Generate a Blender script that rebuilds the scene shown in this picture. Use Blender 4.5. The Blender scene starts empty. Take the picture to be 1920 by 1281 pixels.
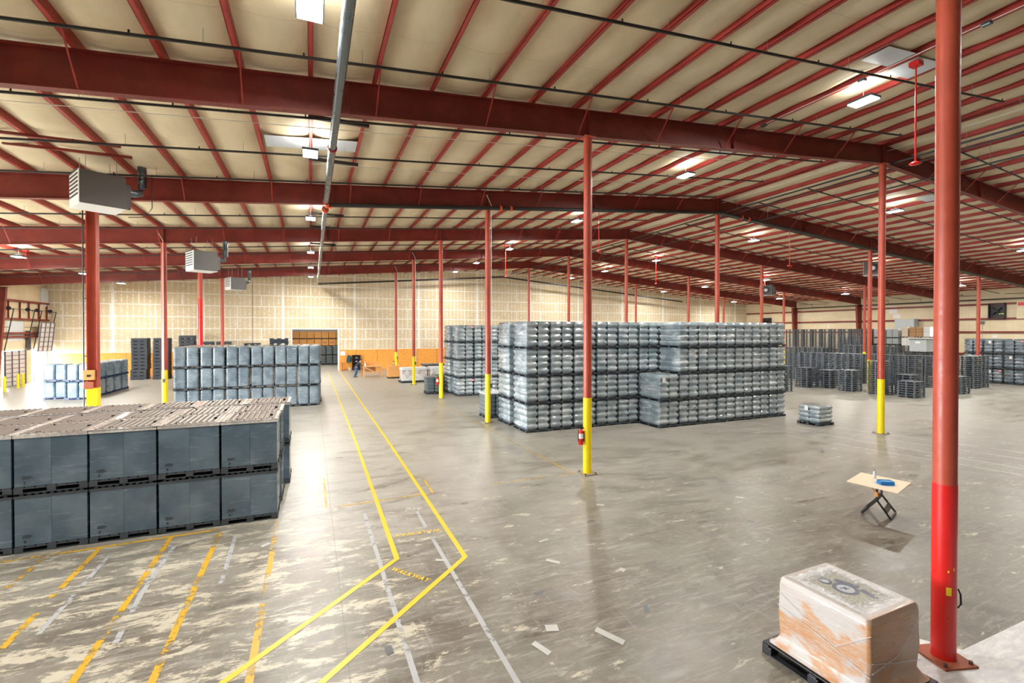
import bpy, math, random
from mathutils import Vector, Matrix
random.seed(7)
R = math.radians
sc = bpy.context.scene
COL = sc.collection

# ---------------------------------------------------------------- render look
sc.view_settings.view_transform = 'Standard'
sc.view_settings.look = 'None'
sc.view_settings.gamma = 1.0
sc.view_settings.exposure = 0.0
sc.view_settings.use_curve_mapping = False

# ---------------------------------------------------------------- camera
cam = bpy.data.cameras.new('camera')
cam.sensor_width = 36.0
cam.lens = 888.42 / 1920 * 36
cam.shift_y = -9.58 / 1920
cam.clip_end = 400
camo = bpy.data.objects.new('camera', cam)
COL.objects.link(camo)
camo.location = (0, 0, 4.5)
camo.rotation_euler = (R(90) - 0.0094, 0, -0.4011)
sc.camera = camo

# ---------------------------------------------------------------- node helpers
class NT:
    def __init__(s, name):
        s.m = bpy.data.materials.new(name); s.m.use_nodes = True
        s.t = s.m.node_tree; s.n = s.t.nodes; s.l = s.t.links
        s.b = s.n['Principled BSDF']
        s.tc = s.n.new('ShaderNodeTexCoord')
    def lk(s, a, b): s.l.new(a, b)
    def set(s, k, v):
        i = s.b.inputs[k]
        if hasattr(v, 'is_linked'): s.lk(v, i)
        else: i.default_value = v
        return s
    def inp(s, node, idx, v):
        if v is None: return
        if hasattr(v, 'is_linked'): s.lk(v, node.inputs[idx])
        else: node.inputs[idx].default_value = v
    def math(s, op, a, b=None, c=None, clamp=False):
        n = s.n.new('ShaderNodeMath'); n.operation = op; n.use_clamp = clamp
        s.inp(n, 0, a); s.inp(n, 1, b); s.inp(n, 2, c)
        return n.outputs[0]
    def xyz(s, v=None):
        n = s.n.new('ShaderNodeSeparateXYZ'); s.lk(v or s.tc.outputs['Object'], n.inputs[0])
        return n.outputs
    def vec(s, scale=(1, 1, 1), rnd=0.0, rot=(0, 0, 0), src=None):
        mp = s.n.new('ShaderNodeMapping'); mp.inputs['Scale'].default_value = scale
        mp.inputs['Rotation'].default_value = rot
        v = src or s.tc.outputs['Object']
        if rnd:
            oi = s.n.new('ShaderNodeObjectInfo')
            m = s.math('MULTIPLY', oi.outputs['Random'], rnd)
            a = s.n.new('ShaderNodeVectorMath'); a.operation = 'ADD'
            s.lk(v, a.inputs[0]); s.lk(m, a.inputs[1]); v = a.outputs[0]
        s.lk(v, mp.inputs['Vector'])
        return mp.outputs[0]
    def noise(s, v, scale=1.0, detail=3.0, rough=0.55, dist=0.0, out=0):
        n = s.n.new('ShaderNodeTexNoise'); n.inputs['Scale'].default_value = scale
        n.inputs['Detail'].default_value = detail; n.inputs['Roughness'].default_value = rough
        n.inputs['Distortion'].default_value = dist
        s.lk(v, n.inputs['Vector']); return n.outputs[out]
    def ramp(s, f, lo, hi, a=0.0, b=1.0):
        n = s.n.new('ShaderNodeMapRange'); n.interpolation_type = 'SMOOTHSTEP'
        s.inp(n, 0, f); n.inputs[1].default_value = lo; n.inputs[2].default_value = hi
        n.inputs[3].default_value = a; n.inputs[4].default_value = b
        return n.outputs[0]
    def mix(s, f, a, b, mode='MIX'):
        n = s.n.new('ShaderNodeMix'); n.data_type = 'RGBA'; n.blend_type = mode
        s.inp(n, 0, f)
        for i, v in ((6, a), (7, b)):
            if isinstance(v, tuple) and len(v) == 3: v = (*v, 1)
            s.inp(n, i, v)
        return n.outputs[2]
    def bump(s, h, strength=0.3, dist=0.02):
        n = s.n.new('ShaderNodeBump'); n.inputs['Strength'].default_value = strength
        n.inputs['Distance'].default_value = dist; s.lk(h, n.inputs['Height'])
        s.lk(n.outputs[0], s.b.inputs['Normal'])

def C3(c): return (*c, 1) if len(c) == 3 else c
def plain(name, col, rough=0.6, metal=0.0, var=0.12, scale=4.0, spec=None):
    k = NT(name)
    f = k.noise(k.vec(rnd=30), scale, 4, 0.6)
    k.set('Base Color', k.mix(f, tuple(c * (1 - var) for c in col), tuple(min(1, c * (1 + var)) for c in col)))
    k.set('Roughness', k.ramp(f, 0.2, 0.8, max(0, rough - 0.08), min(1, rough + 0.08)))
    k.set('Metallic', metal)
    if spec is not None: k.set('Specular IOR Level', spec)
    return k.m
def emit(name, col, st):
    k = NT(name); k.set('Base Color', C3(col)); k.set('Emission Color', C3(col)); k.set('Emission Strength', st)
    return k.m

# ---------------------------------------------------------------- materials
def steel_paint(name, a, b, rough=0.45):
    k = NT(name); f = k.noise(k.vec(rnd=20), 1.3, 5, 0.65); g = k.noise(k.vec(rnd=9), 14, 4, 0.7)
    c = k.mix(k.ramp(f, .35, .7), a, b)
    c = k.mix(k.ramp(g, .66, .8, 0, .35), c, (.42, .16, .11))
    k.set('Base Color', c); k.set('Roughness', k.ramp(g, .3, .7, rough - .08, rough + .1)); k.bump(g, .05, .005)
    return k.m
M = {}
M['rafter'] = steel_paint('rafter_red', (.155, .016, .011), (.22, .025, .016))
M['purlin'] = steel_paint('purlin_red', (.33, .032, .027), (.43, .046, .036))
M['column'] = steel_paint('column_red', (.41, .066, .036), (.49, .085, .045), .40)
M['bright_red'] = plain('bright_red', (.66, .016, .013), .32, var=.03, scale=1)
M['yellow'] = plain('safety_yellow', (.92, .70, .005), .4, var=.05)
M['rust'] = plain('rusty_plate', (.36, .10, .05), .7, var=.35, scale=20)
M['dusty_plate'] = plain('dusty_plate', (.27, .23, .17), .7, var=.25, scale=14)
M['bolt'] = plain('bolt_steel', (.12, .07, .05), .5)
M['black_pipe'] = plain('black_pipe', (.025, .022, .022), .4, var=.2)
M['galv'] = plain('galvanised_steel', (.13, .16, .18), .30, .8, var=.25, scale=3)
M['orange_fit'] = plain('orange_coupling', (.80, .10, .03), .45)
M['red_fit'] = plain('red_coupling', (.60, .02, .015), .45)
M['wire'] = plain('grey_wire', (.35, .33, .32), .5)
M['white'] = plain('white_paint', (.80, .80, .78), .5, var=.05)
M['heater_grey'] = plain('heater_grey', (.10, .095, .092), .5, var=.15)
M['dark'] = plain('dark_plastic', (.02, .02, .024), .5, var=.3)
M['black_metal'] = plain('black_metal', (.018, .018, .02), .4)
M['pallet'] = plain('black_pallet_plastic', (.105, .128, .148), .42, var=.4, scale=2)
M['load_pallet'] = plain('dark_load_pallet', (.05, .06, .07), .45, var=.3)
M['wood'] = None
M['light_glass'] = emit('lamp_diffuser', (.93, .97, 1.0), 26)
M['white_sheet'] = plain('white_plastic_sheet', (.62, .66, .70), .35, var=.1)

def wood(name, a, b, sc_=(1, 1, 14), rough=.6):
    k = NT(name); f = k.noise(k.vec(sc_, rnd=13), 3, 5, .6, 1.2)
    k.set('Base Color', k.mix(f, a, b)); k.set('Roughness', rough); k.bump(f, .1, .003); return k.m
M['pine'] = wood('pine_lumber', (.55, .27, .10), (.72, .42, .20), (14, 1, 1))
M['osb'] = None
def osb():
    k = NT('osb_board')
    v = k.vec((1, 1, .45))
    f = k.noise(v, 7, 5, .75, 2.0); g = k.noise(k.vec((2, 1, .3)), 22, 3, .6)
    c = k.mix(k.ramp(f, .3, .7), (.62, .22, .030), (.86, .42, .07))
    c = k.mix(k.ramp(g, .55, .75, 0, .6), c, (.40, .12, .02))
    x = k.xyz()
    pm = k.math('PINGPONG', x[0], 1.22)
    c = k.mix(k.math('LESS_THAN', pm, .02), c, (.25, .09, .02))
    k.set('Base Color', c); k.set('Roughness', .6); return k.m
M['osb'] = osb()

def cardboard(name, a, b):
    k = NT(name); f = k.noise(k.vec((1, 1, 3), rnd=17), 2.5, 4, .6)
    k.set('Base Color', k.mix(f, a, b)); k.set('Roughness', .75); return k.m
M['carton'] = cardboard('carton', (.60, .27, .07), (.72, .36, .12))
M['carton_brown'] = cardboard('brown_carton', (.40, .22, .09), (.52, .30, .14))
M['paper'] = plain('paper', (.80, .78, .76), .8, var=.03)
M['pink'] = plain('pink_tag', (.80, .30, .36), .7)

# plastic trays under stretch film: the film is whitish where it bunches up
def film(name, dark, mid, white=(.74, .77, .79), lo=.52, hi=.72, amt=.8, rough=.16, stretch=(1.2, 1.2, 9), bumps=.35, scale=3.0):
    k = NT(name)
    v = k.vec(stretch, rnd=80)
    f = k.noise(v, scale, 6, .68, .8)
    g = k.noise(k.vec((1, 1, 1), rnd=50), 1.6, 3, .5)
    c = k.mix(k.ramp(g, .35, .65), dark, mid)
    w = k.math('MULTIPLY', k.ramp(f, lo, hi), k.ramp(g, .3, .62, .25 * amt, amt))
    c = k.mix(w, c, white)
    k.set('Base Color', c); k.set('Roughness', k.ramp(f, .4, .7, rough, rough + .18))
    k.set('Specular IOR Level', .6)
    k.set('Coat Weight', .5); k.set('Coat Roughness', .08)
    k.bump(f, bumps, .03)
    return k.m
M['tray'] = film('tray_film_grey', (.19, .245, .275), (.33, .385, .41), (.78, .81, .84), lo=.50, hi=.70, amt=.75, bumps=.22, stretch=(.7, .7, 3.6), scale=1.5)
M['crate'] = film('crate_film_blue', (.13, .17, .205), (.22, .275, .31), lo=.56, hi=.76, amt=.6, stretch=(1, 1, 7), bumps=.2)
M['crate_day'] = film('crate_film_daylit', (.13, .20, .27), (.22, .31, .38), lo=.54, hi=.72, amt=.6, stretch=(1, 1, 7), bumps=.2)  # bluer copy of the crate film, daylight tint put into its colour
M['tray_dark'] = film('tray_film_dark', (.10, .135, .165), (.18, .23, .27), lo=.52, hi=.68, amt=.8, bumps=.3, stretch=(.8, .8, 4.2), scale=2.2)
M['tray_bare'] = plain('bare_tray_plastic', (.10, .13, .145), .4, var=.2)
M['tray_light'] = plain('light_grey_trays', (.42, .46, .47), .5, var=.15)
M['dunnage'] = plain('dunnage_blue_black', (.028, .038, .052), .55, var=.4)
M['bag_film'] = film('bag_film_white', (.46, .38, .34), (.66, .68, .70), (.84, .86, .88), .45, .62, .9, stretch=(1, 1, 6), bumps=.4)
M['box_sheet'] = film('sheet_film_blue', (.070, .115, .158), (.120, .175, .225), (.36, .42, .46), .56, .80, .55, .14, (.6, .6, 5), .06, 2.2)
M['wrap_edge'] = film('bunched_film', (.40, .37, .35), (.60, .57, .54), (.80, .79, .77), .4, .7, .8, .25, (4, 4, 4), .5, 4)

def lid_mat():  # dark grey lid browned and lightened: warm reflected light put into its colour
    k = NT('ribbed_lid'); f = k.noise(k.vec((1, 1, 1), rnd=20), 3, 4, .6)
    k.set('Base Color', k.mix(f, (.20, .172, .155), (.27, .235, .21))); k.set('Roughness', .42); return k.m
M['lid'] = lid_mat()

def card_film():
    k = NT('cardboard_under_film')
    o = k.xyz()
    v = k.vec((1.5, 1.5, 11), rot=(R(22), R(-18), 0))
    v2 = k.vec((1.4, 1.4, 1.8), rot=(R(35), R(-30), 0))
    f = k.noise(v, 3.2, 7, .72, 1.0)
    g = k.noise(v2, 1.1, 3, .55, .4)
    h = k.noise(k.vec((1, 1, 16), rot=(R(14), R(-12), 0)), 6, 5, .7)
    c = k.mix(k.noise(k.vec(), 2, 3), (.44, .20, .07), (.54, .28, .12))
    w = k.math('ADD', k.ramp(g, .45, .56, .0, .8), k.ramp(f, .46, .62, 0, .6), clamp=True)
    w = k.math('ADD', w, k.ramp(o[2], 1.0, 1.09, 0, .7), clamp=True)
    w = k.math('ADD', w, k.ramp(h, .56, .74, 0, .3), clamp=True)
    yf = k.ramp(o[1], -.56, -.50, .45, 1)
    c = k.mix(k.math('MULTIPLY', k.math('MINIMUM', w, .9), yf), c, (.50, .49, .48))
    k.set('Base Color', c); k.set('Roughness', k.ramp(f, .3, .7, .25, .45)); k.set('Coat Weight', .2)
    k.set('Coat Roughness', .12); k.bump(f, .45, .02)
    return k.m
M['card_film'] = card_film()
def clear_film():
    k = NT('clear_stretch_film')
    f = k.noise(k.vec((3, 9, 4), rot=(0, 0, R(25))), 3, 7, .75, 1.0)
    k.set('Base Color', (.80, .81, .82, 1)); k.set('Roughness', .18)
    x = k.xyz()
    # open clear window in the middle of the top, whiter towards the rim
    ax = k.math('MULTIPLY', k.math('ABSOLUTE', x[0]), 1.9); ay = k.math('MULTIPLY', k.math('ABSOLUTE', x[1]), 1.6)
    e = k.math('MAXIMUM', ax, ay)
    w = k.math('ADD', k.ramp(e, .32, .85, 0, .9), k.ramp(f, .45, .68, 0, .75), clamp=True)
    c = k.math('MULTIPLY', w, 1.0)
    k.set('Alpha', k.math('MAXIMUM', k.math('MULTIPLY', c, k.ramp(e, .1, .5, .25, 1.0)), .12)); k.bump(f, .5, .02)
    return k.m
M['clear_film'] = clear_film()

def floor_mat():
    k = NT('worn_concrete')
    o = k.xyz()
    big = k.noise(k.vec((1, 1, 1)), .16, 4, .6, .6)
    cloud = k.noise(k.vec((1, 1, 1)), .55, 6, .62, .8)
    med = k.noise(k.vec((.5, 1.1, 1), rot=(0, 0, R(-14))), 1.3, 9, .74, .5)
    brush = k.noise(k.vec((.7, 4.2, 1), rot=(0, 0, R(24))), 2.0, 9, .76, .9)
    brush2 = k.noise(k.vec((3.6, .8, 1), rot=(0, 0, R(-38))), 1.6, 8, .74, .7)
    blot = k.noise(k.vec((.8, 2.1, 1), rot=(0, 0, R(14))), 1.35, 12, .78, .35)
    grit = k.noise(k.vec((1, 1, 1)), 9, 6, .75)
    c = k.mix(k.ramp(med, .34, .66), (.075, .060, .043), (.185, .162, .124))
    c = k.mix(k.ramp(cloud, .38, .62, 0, .6), c, (.20, .19, .155))
    c = k.mix(k.ramp(grit, .35, .65, .25, 0), c, (.06, .05, .04))
    c = k.mix(k.ramp(brush, .47, .66, 0, .55), c, (.37, .355, .31))
    c = k.mix(k.ramp(brush2, .55, .70, 0, .35), c, (.36, .35, .32))
    c = k.mix(k.ramp(brush, .27, .37, .35, 0), c, (.055, .052, .045))
    near = k.math('MULTIPLY', k.ramp(o[0], -.8, 4.5, 1, .0), k.ramp(o[1], 11.5, 16, 1, .1))
    thr = k.math('SUBTRACT', blot, k.math('MULTIPLY', k.math('SUBTRACT', 1.0, near), .08))
    c = k.mix(k.ramp(thr, .505, .56, 0, .9), c, k.mix(grit, (.44, .39, .29), (.60, .56, .45)))
    # the aisle edge is paler, and the floor pales farther back
    aisle = k.math('MULTIPLY', k.math('MULTIPLY', k.ramp(o[0], -1.2, -.2, 0, 1), k.ramp(o[0], 1.8, 4.2, 1, .25)), k.ramp(o[1], 8.5, 12.5, 0, 1))
    c = k.mix(k.math('MULTIPLY', aisle, k.ramp(med, .38, .56, .1, .6)), c, (.38, .37, .345))
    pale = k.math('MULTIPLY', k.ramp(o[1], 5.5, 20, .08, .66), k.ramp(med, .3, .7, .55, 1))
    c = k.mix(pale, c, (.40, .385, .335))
    jx = k.math('PINGPONG', k.math('SUBTRACT', o[0], .45), 3.81)
    jy = k.math('PINGPONG', k.math('SUBTRACT', o[1], 3.6), 4.6)
    j = k.math('MAXIMUM', k.math('LESS_THAN', jx, .008), k.math('LESS_THAN', jy, .008))
    c = k.mix(k.math('MULTIPLY', j, .45), c, (.08, .075, .065))
    k.set('Base Color', c)
    k.set('Roughness', k.math('ADD', k.ramp(brush, .3, .7, .26, .46), k.ramp(med, .3, .7, -.03, .10)))
    k.set('Specular IOR Level', .6)
    k.bump(brush, .03, .004)
    return k.m
M['floor'] = floor_mat()

def paint_line(name, col, wear=.5):
    k = NT(name); f = k.noise(k.vec((1, 1, 1)), 5, 8, .75)
    g = k.noise(k.vec((1, 1, 1)), .9, 3, .6)
    s_ = k.math('ADD', f, k.math('MULTIPLY', k.math('SUBTRACT', g, .5), .9))
    k.set('Base Color', k.mix(f, tuple(c * .8 for c in col), col)); k.set('Roughness', .4)
    k.set('Alpha', k.ramp(s_, wear - .06, wear + .06)); return k.m
M['line_yellow'] = paint_line('fresh_yellow_paint', (.80, .52, .025), .16)
M['line_worn'] = paint_line('worn_yellow_paint', (.62, .37, .03), .46)
M['line_grey'] = paint_line('worn_grey_tape', (.42, .43, .44), .41)
M['line_white'] = paint_line('thin_white_paint', (.62, .62, .58), .36)
M['scrap'] = plain('floor_scrap', (.46, .46, .44), .6, var=.2)
M['scrap_dark'] = plain('dark_scrap', (.10, .11, .12), .35, var=.2)
M['white_floor'] = None
def white_floor():
    k = NT('white_floor_coating'); f = k.noise(k.vec((1, 3, 1), rot=(0, 0, .5)), 3, 8, .7, .6)
    g = k.noise(k.vec((1, 6, 1), rot=(0, 0, 1.1)), 6, 4, .6)
    c = k.mix(k.ramp(f, .4, .62), (.62, .63, .65), (.80, .80, .80))
    c = k.mix(k.ramp(g, .68, .76, 0, .6), c, (.22, .22, .22))
    k.set('Base Color', c); k.set('Roughness', .4); return k.m
M['white_floor'] = white_floor()

def drywall():
    k = NT('taped_drywall'); o = k.xyz()
    v = k.n.new('ShaderNodeCombineXYZ'); k.lk(o[0], v.inputs[0]); k.lk(k.math('ADD', o[2], .02), v.inputs[1])
    br = k.n.new('ShaderNodeTexBrick'); k.lk(v.outputs[0], br.inputs['Vector'])
    br.inputs['Scale'].default_value = 1; br.inputs['Brick Width'].default_value = 3.66; br.inputs['Row Height'].default_value = 1.22
    br.inputs['Mortar Size'].default_value = .055; br.inputs['Mortar Smooth'].default_value = .25
    br.offset = .37; br.offset_frequency = 3
    f = k.noise(k.vec((1, 1, 1)), .5, 5, .6)
    base = k.mix(k.ramp(f, .35, .65), (.56, .46, .295), (.63, .53, .36))
    # screw mud dabs in columns every stud
    wob = k.noise(k.vec((.6, 1, 3)), 2.5, 3, .7)
    st = k.math('PINGPONG', k.math('ADD', o[0], k.math('MULTIPLY', wob, .04)), .235)
    line = k.ramp(st, .02, .10, 1, 0)
    dash = k.ramp(k.noise(k.vec((2.2, 1, 2.2)), 2.4, 2, .5), .44, .56)
    base = k.mix(k.math('MULTIPLY', k.math('MULTIPLY', line, dash), .95), base, (.74, .71, .63))
    bold = k.math('LESS_THAN', k.math('PINGPONG', k.math('SUBTRACT', o[0], 4.75), 3.81), .13)
    m = k.math('MAXIMUM', k.math('MULTIPLY', br.outputs['Fac'], k.ramp(wob, .2, .5, .65, 1)), bold)
    k.set('Base Color', k.mix(m, base, (.78, .76, .70))); k.set('Roughness', .85); return k.m
M['drywall'] = drywall()

def insul(name, axis):
    k = NT(name); o = k.xyz()
    f = k.noise(k.vec((1, .5, 1)), .8, 6, .65, .5); g = k.noise(k.vec((1, 1, 1)), 14, 4, .7)
    c = k.mix(k.ramp(f, .3, .7), (.66, .545, .355), (.76, .655, .455))
    c = k.mix(k.ramp(g, .5, .8, 0, .18), c, (.50, .38, .22))
    a = o[1] if axis == 'y' else o[2]
    seam = k.math('PINGPONG', k.math('ADD', a, k.math('MULTIPLY', k.noise(k.vec(), .7, 2), .3)), .915)
    c = k.mix(k.ramp(seam, 0, .02, .45, 0), c, (.40, .31, .19))
    k.set('Base Color', c); k.set('Roughness', .62); k.bump(f, .25, .05); return k.m
M['insulation'] = insul('faced_roof_insulation', 'y')
M['wall_insulation'] = insul('faced_wall_insulation', 'y')

def art_mat():
    # round emblem seen under the film on top of the wrapped load
    k = NT('printed_sheet'); o = k.xyz()
    f = k.noise(k.vec(), 30, 4, .7)
    k.set('Base Color', k.mix(k.ramp(f, .4, .6), (.22, .22, .15), (.42, .40, .30))); k.set('Roughness', .5); return k.m
M['print_ground'] = art_mat()
M['navy'] = plain('navy_print', (.02, .035, .10), .4)
M['pale_print'] = plain('pale_print', (.45, .50, .56), .5)

# ---------------------------------------------------------------- mesh helpers
class MB:
    def __init__(s): s.v = []; s.f = []; s.mi = []; s.sm = []; s.cur = 0
    def add(s, vs, fs, smooth=False):
        o = len(s.v); s.v += [tuple(p) for p in vs]
        for f in fs: s.f.append([i + o for i in f]); s.mi.append(s.cur); s.sm.append(smooth)
        return s
    def box(s, x0, x1, y0, y1, z0, z1, mat=None):
        vs = [(x, y, z) for z in (z0, z1) for y in (y0, y1) for x in (x0, x1)]
        if mat: vs = [mat @ Vector(p) for p in vs]
        return s.add(vs, [(0, 2, 3, 1), (4, 5, 7, 6), (0, 1, 5, 4), (2, 6, 7, 3), (0, 4, 6, 2), (1, 3, 7, 5)])
    def bar(s, p, q, w, h, up=(0, 0, 1)):
        p = Vector(p); q = Vector(q); d = (q - p); L = d.length; d.normalize()
        u = Vector(up); sd = d.cross(u)
        if sd.length < 1e-4: sd = d.cross(Vector((1, 0, 0)))
        sd.normalize(); u = sd.cross(d)
        m = Matrix((( *[d[i] for i in ()],),)) if False else None
        vs = []
        for t in (p, q):
            for a, b in ((-1, -1), (1, -1), (1, 1), (-1, 1)):
                vs.append(t + sd * a * w / 2 + u * b * h / 2)
        return s.add(vs, [(3, 2, 1, 0), (4, 5, 6, 7), (0, 1, 5, 4), (1, 2, 6, 5), (2, 3, 7, 6), (3, 0, 4, 7)])
    def tube(s, pts, r, n=8, cap=True):
        pts = [Vector(p) for p in pts]; rings = []
        for i, p in enumerate(pts):
            a = pts[max(0, i - 1)]; b = pts[min(len(pts) - 1, i + 1)]; d = (b - a).normalized()
            ref = Vector((0, 0, 1)) if abs(d.z) < .9 else Vector((1, 0, 0))
            u = d.cross(ref).normalized(); w = d.cross(u)
            rr = r[i] if isinstance(r, (list, tuple)) else r
            rings.append([p + (u * math.cos(2 * math.pi * j / n) + w * math.sin(2 * math.pi * j / n)) * rr for j in range(n)])
        vs = [p for r_ in rings for p in r_]; fs = []
        for i in range(len(pts) - 1):
            for j in range(n):
                k = (j + 1) % n; fs.append((i * n + j, i * n + k, (i + 1) * n + k, (i + 1) * n + j))
        s.add(vs, fs, True)
        if cap:
            o = len(vs) - n
            s.add(rings[0], [tuple(range(n))[::-1]]); s.add(rings[-1], [tuple(range(n))])
        return s
    def loft(s, rings, smooth=True, cap=True):
        n = len(rings[0]); vs = [p for r_ in rings for p in r_]; fs = []
        for i in range(len(rings) - 1):
            for j in range(n):
                k = (j + 1) % n; fs.append((i * n + j, i * n + k, (i + 1) * n + k, (i + 1) * n + j))
        s.add(vs, fs, smooth)
        if cap: s.add(rings[0], [tuple(range(n))[::-1]]); s.add(rings[-1], [tuple(range(n))])
        return s
    def mesh(s, name, mats):
        me = bpy.data.meshes.new(name); me.from_pydata(s.v, [], s.f)
        mats = mats if isinstance(mats, (list, tuple)) else [mats]
        for m in mats: me.materials.append(m)
        me.polygons.foreach_set('material_index', s.mi)
        me.polygons.foreach_set('use_smooth', s.sm)
        me.update(); return me
    def obj(s, name, mats, parent=None, loc=(0, 0, 0), rz=0):
        return inst(name, s.mesh(name, mats), parent, loc, rz)

def inst(name, me, parent=None, loc=(0, 0, 0), rz=0):
    o = bpy.data.objects.new(name, me); COL.objects.link(o)
    o.location = loc; o.rotation_euler = (0, 0, rz)
    if parent: o.parent = parent
    return o
def tag(o, label, cat, group=None, kind=None):
    o['label'] = label; o['category'] = cat
    if group: o['group'] = group
    if kind: o['kind'] = kind
    return o
def thing(name, label, cat, loc=(0, 0, 0), rz=0, group=None, kind=None):
    return tag(inst(name, None, None, loc, rz), label, cat, group, kind)
def struct(o): o['kind'] = 'structure'; return o
def bev(o, w=.01, seg=2):
    m = o.modifiers.new('bevel', 'BEVEL'); m.width = w; m.segments = seg; m.limit_method = 'ANGLE'; return o
ORD = 'zeroth first second third fourth fifth sixth seventh eighth ninth tenth eleventh twelfth thirteenth fourteenth fifteenth sixteenth seventeenth eighteenth nineteenth twentieth'.split()
ORD += ['twenty-' + x for x in ORD[1:10]] + ['thirtieth'] + ['thirty-' + x for x in ORD[1:10]]

# ---------------------------------------------------------------- building frame
XW0, XW1, XR = -23.1, 68.4, 23.16
YB = 58.8
Y0, S = 3.69, 9.19
FR = [Y0 + S * k for k in range(6)]
def zb(x): return 11.88 - .0829 * abs(x - XR)      # underside of rafters
def zt(x): return 12.66 - .0799 * abs(x - XR)      # top of rafters = underside of purlins
PH = .25
YF = -7.0

# floor
struct(MB().add([(-40, YF - 2, 0), (75, YF - 2, 0), (75, 82, 0), (-40, 82, 0)], [(0, 1, 2, 3)]).obj('floor', M['floor']))
# roof insulation, sagging between the purlins and between seams
def roof():
    half = []
    xs = [.06 + 1.52 * k for k in range(-16, 16)] 
    xs = [x for x in xs if XW0 < x < XR - .5]
    right = [2 * XR - x for x in xs if 2 * XR - x < XW1]
    allx = [XW0 - .3] + xs + [XR] + sorted(right) + [XW1 + .3]
    cols = []
    for a, b in zip(allx[:-1], allx[1:]):
        for i in range(6): cols.append((a + (b - a) * i / 6, i / 6))
    cols.append((allx[-1], 0))
    ys = []; y = YF
    while y < YB + .01: ys.append(y); y += .457
    ys.append(YB + .1)
    vs = []; fs = []
    rnd = random.Random(3)
    sagrow = [rnd.uniform(.7, 1.2) for _ in range(400)]
    for j, yy in enumerate(ys):
        ph = (yy / 1.83) % 1.0
        belly = math.sin(math.pi * ph) ** .8
        for i, (x, u) in enumerate(cols):
            bay = i // 6
            amp = .10 * sagrow[(bay * 7 + int(yy / 1.83) * 13) % 400]
            z = zt(x) + PH - .015 - (math.sin(math.pi * u) ** .6 if u > 0 else 0) * (.085 + amp * 1.1 * belly)
            vs.append((x, yy, z))
    n = len(cols)
    for j in range(len(ys) - 1):
        for i in range(n - 1):
            a = j * n + i; fs.append((a, a + n, a + n + 1, a + 1))
    o = MB().add(vs, fs, True).obj('ceiling', M['insulation']); struct(o)
    return xs, sorted(right)
PXL, PXR = roof()
# outer roof deck keeps the daylight out
d = MB()
d.add([(XW0 - .3, YF, zt(XW0) + .5), (XR, YF, zt(XR) + .5), (XR, YB + .2, zt(XR) + .5), (XW0 - .3, YB + .2, zt(XW0) + .5)], [(0, 1, 2, 3)])
d.add([(XR, YF, zt(XR) + .5), (XW1 + .3, YF, zt(XW1) + .5), (XW1 + .3, YB + .2, zt(XW1) + .5), (XR, YB + .2, zt(XR) + .5)], [(0, 1, 2, 3)])
struct(d.obj('ceiling_deck', M['white']))

# back wall with the opening to the next room
OX0, OX1, OZ = -1.95, 2.88, 4.78
w = MB(); T = .25
def wallpoly(pts):
    n = len(pts); w.add([(x, YB, z) for x, z in pts] + [(x, YB + T, z) for x, z in pts],
        [tuple(range(n)), tuple(range(n, 2 * n))[::-1]] + [(i, i + n, (i + 1) % n + n, (i + 1) % n) for i in range(n)])
wallpoly([(XW0, 0), (OX0, 0), (OX0, zt(OX0) + .3), (XW0, zt(XW0) + .3)])
wallpoly([(OX0, OZ), (OX1, OZ), (OX1, zt(OX1) + .3), (OX0, zt(OX0) + .3)])
wallpoly([(OX1, 0), (XW1, 0), (XW1, zt(XW1) + .3), (XR, zt(XR) + .3), (OX1, zt(OX1) + .3)])
struct(w.obj('wall_back', M['drywall']))
struct(MB().box(OX1 - .02, OX1 + .16, YB - .05, YB + T, 0, OZ + .12).box(OX0 - .1, OX0, YB - .05, YB + T, 0, OZ + .12).box(OX0, OX1 - .02, YB - .05, YB + T, OZ, OZ + .12).obj('trim_1', M['white']))

# plywood wainscot boards on the back wall
def wain(x0, x1, label):
    o = MB().box(x0, x1, YB - .03, YB - .002, .02, 2.42).obj('plywood_wainscot', M['osb'])
    tag(o, label, 'wall panel', 'orange plywood wainscot')
wain(OX1 + .17, 30.5, 'orange strand-board wainscot behind the workbench, right of the opening')
wain(-22.7, -9.0, 'orange strand-board wainscot low on the back wall near the dock doors')

# right wall
def sidewall(X, sgn, name, holes=()):
    m = MB(); H = zt(X) + .3
    ys = [YF] + [v for h in holes for v in h[:2]] + [YB + .2]
    for i in range(0, len(ys), 2): m.box(min(X, X + sgn * .2), max(X, X + sgn * .2), ys[i], ys[i + 1], 0, H)
    for h in holes: m.box(min(X, X + sgn * .2), max(X, X + sgn * .2), h[0], h[1], h[2], H)
    return struct(m.obj(name, M['wall_insulation']))
DOCKS = (8, 15, 22, 29)
D1 = (51.55, 54.75); D2 = (55.95, 58.55)
sidewall(XW1, 1, 'wall_right')
sidewall(XW0, -1, 'wall_left', [(y, y + 5.4, 4.9) for y in DOCKS] + [(D1[0], D1[1], 2.95), (D2[0], D2[1], 2.95)])
struct(MB().box(XW0 - .3, XW1 + .3, YF - .25, YF, 0, 13.2).obj('wall_front', M['heater_grey']))  # unseen wall, its dark finish set to cut bounced light
for i, z in enumerate((2.1, 4.55, 6.0, 7.6)):
    tag(MB().box(XW1 - .2, XW1 - .02, YF, YB - .1, z, z + .03).box(XW1 - .2, XW1 - .17, YF, YB - .1, z - .17, z).obj('wall_girt', M['rafter']),
        ['lowest', 'second', 'third', 'highest'][i] + ' red girt running along the right wall', 'wall girt', 'girts of the right wall')
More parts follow.
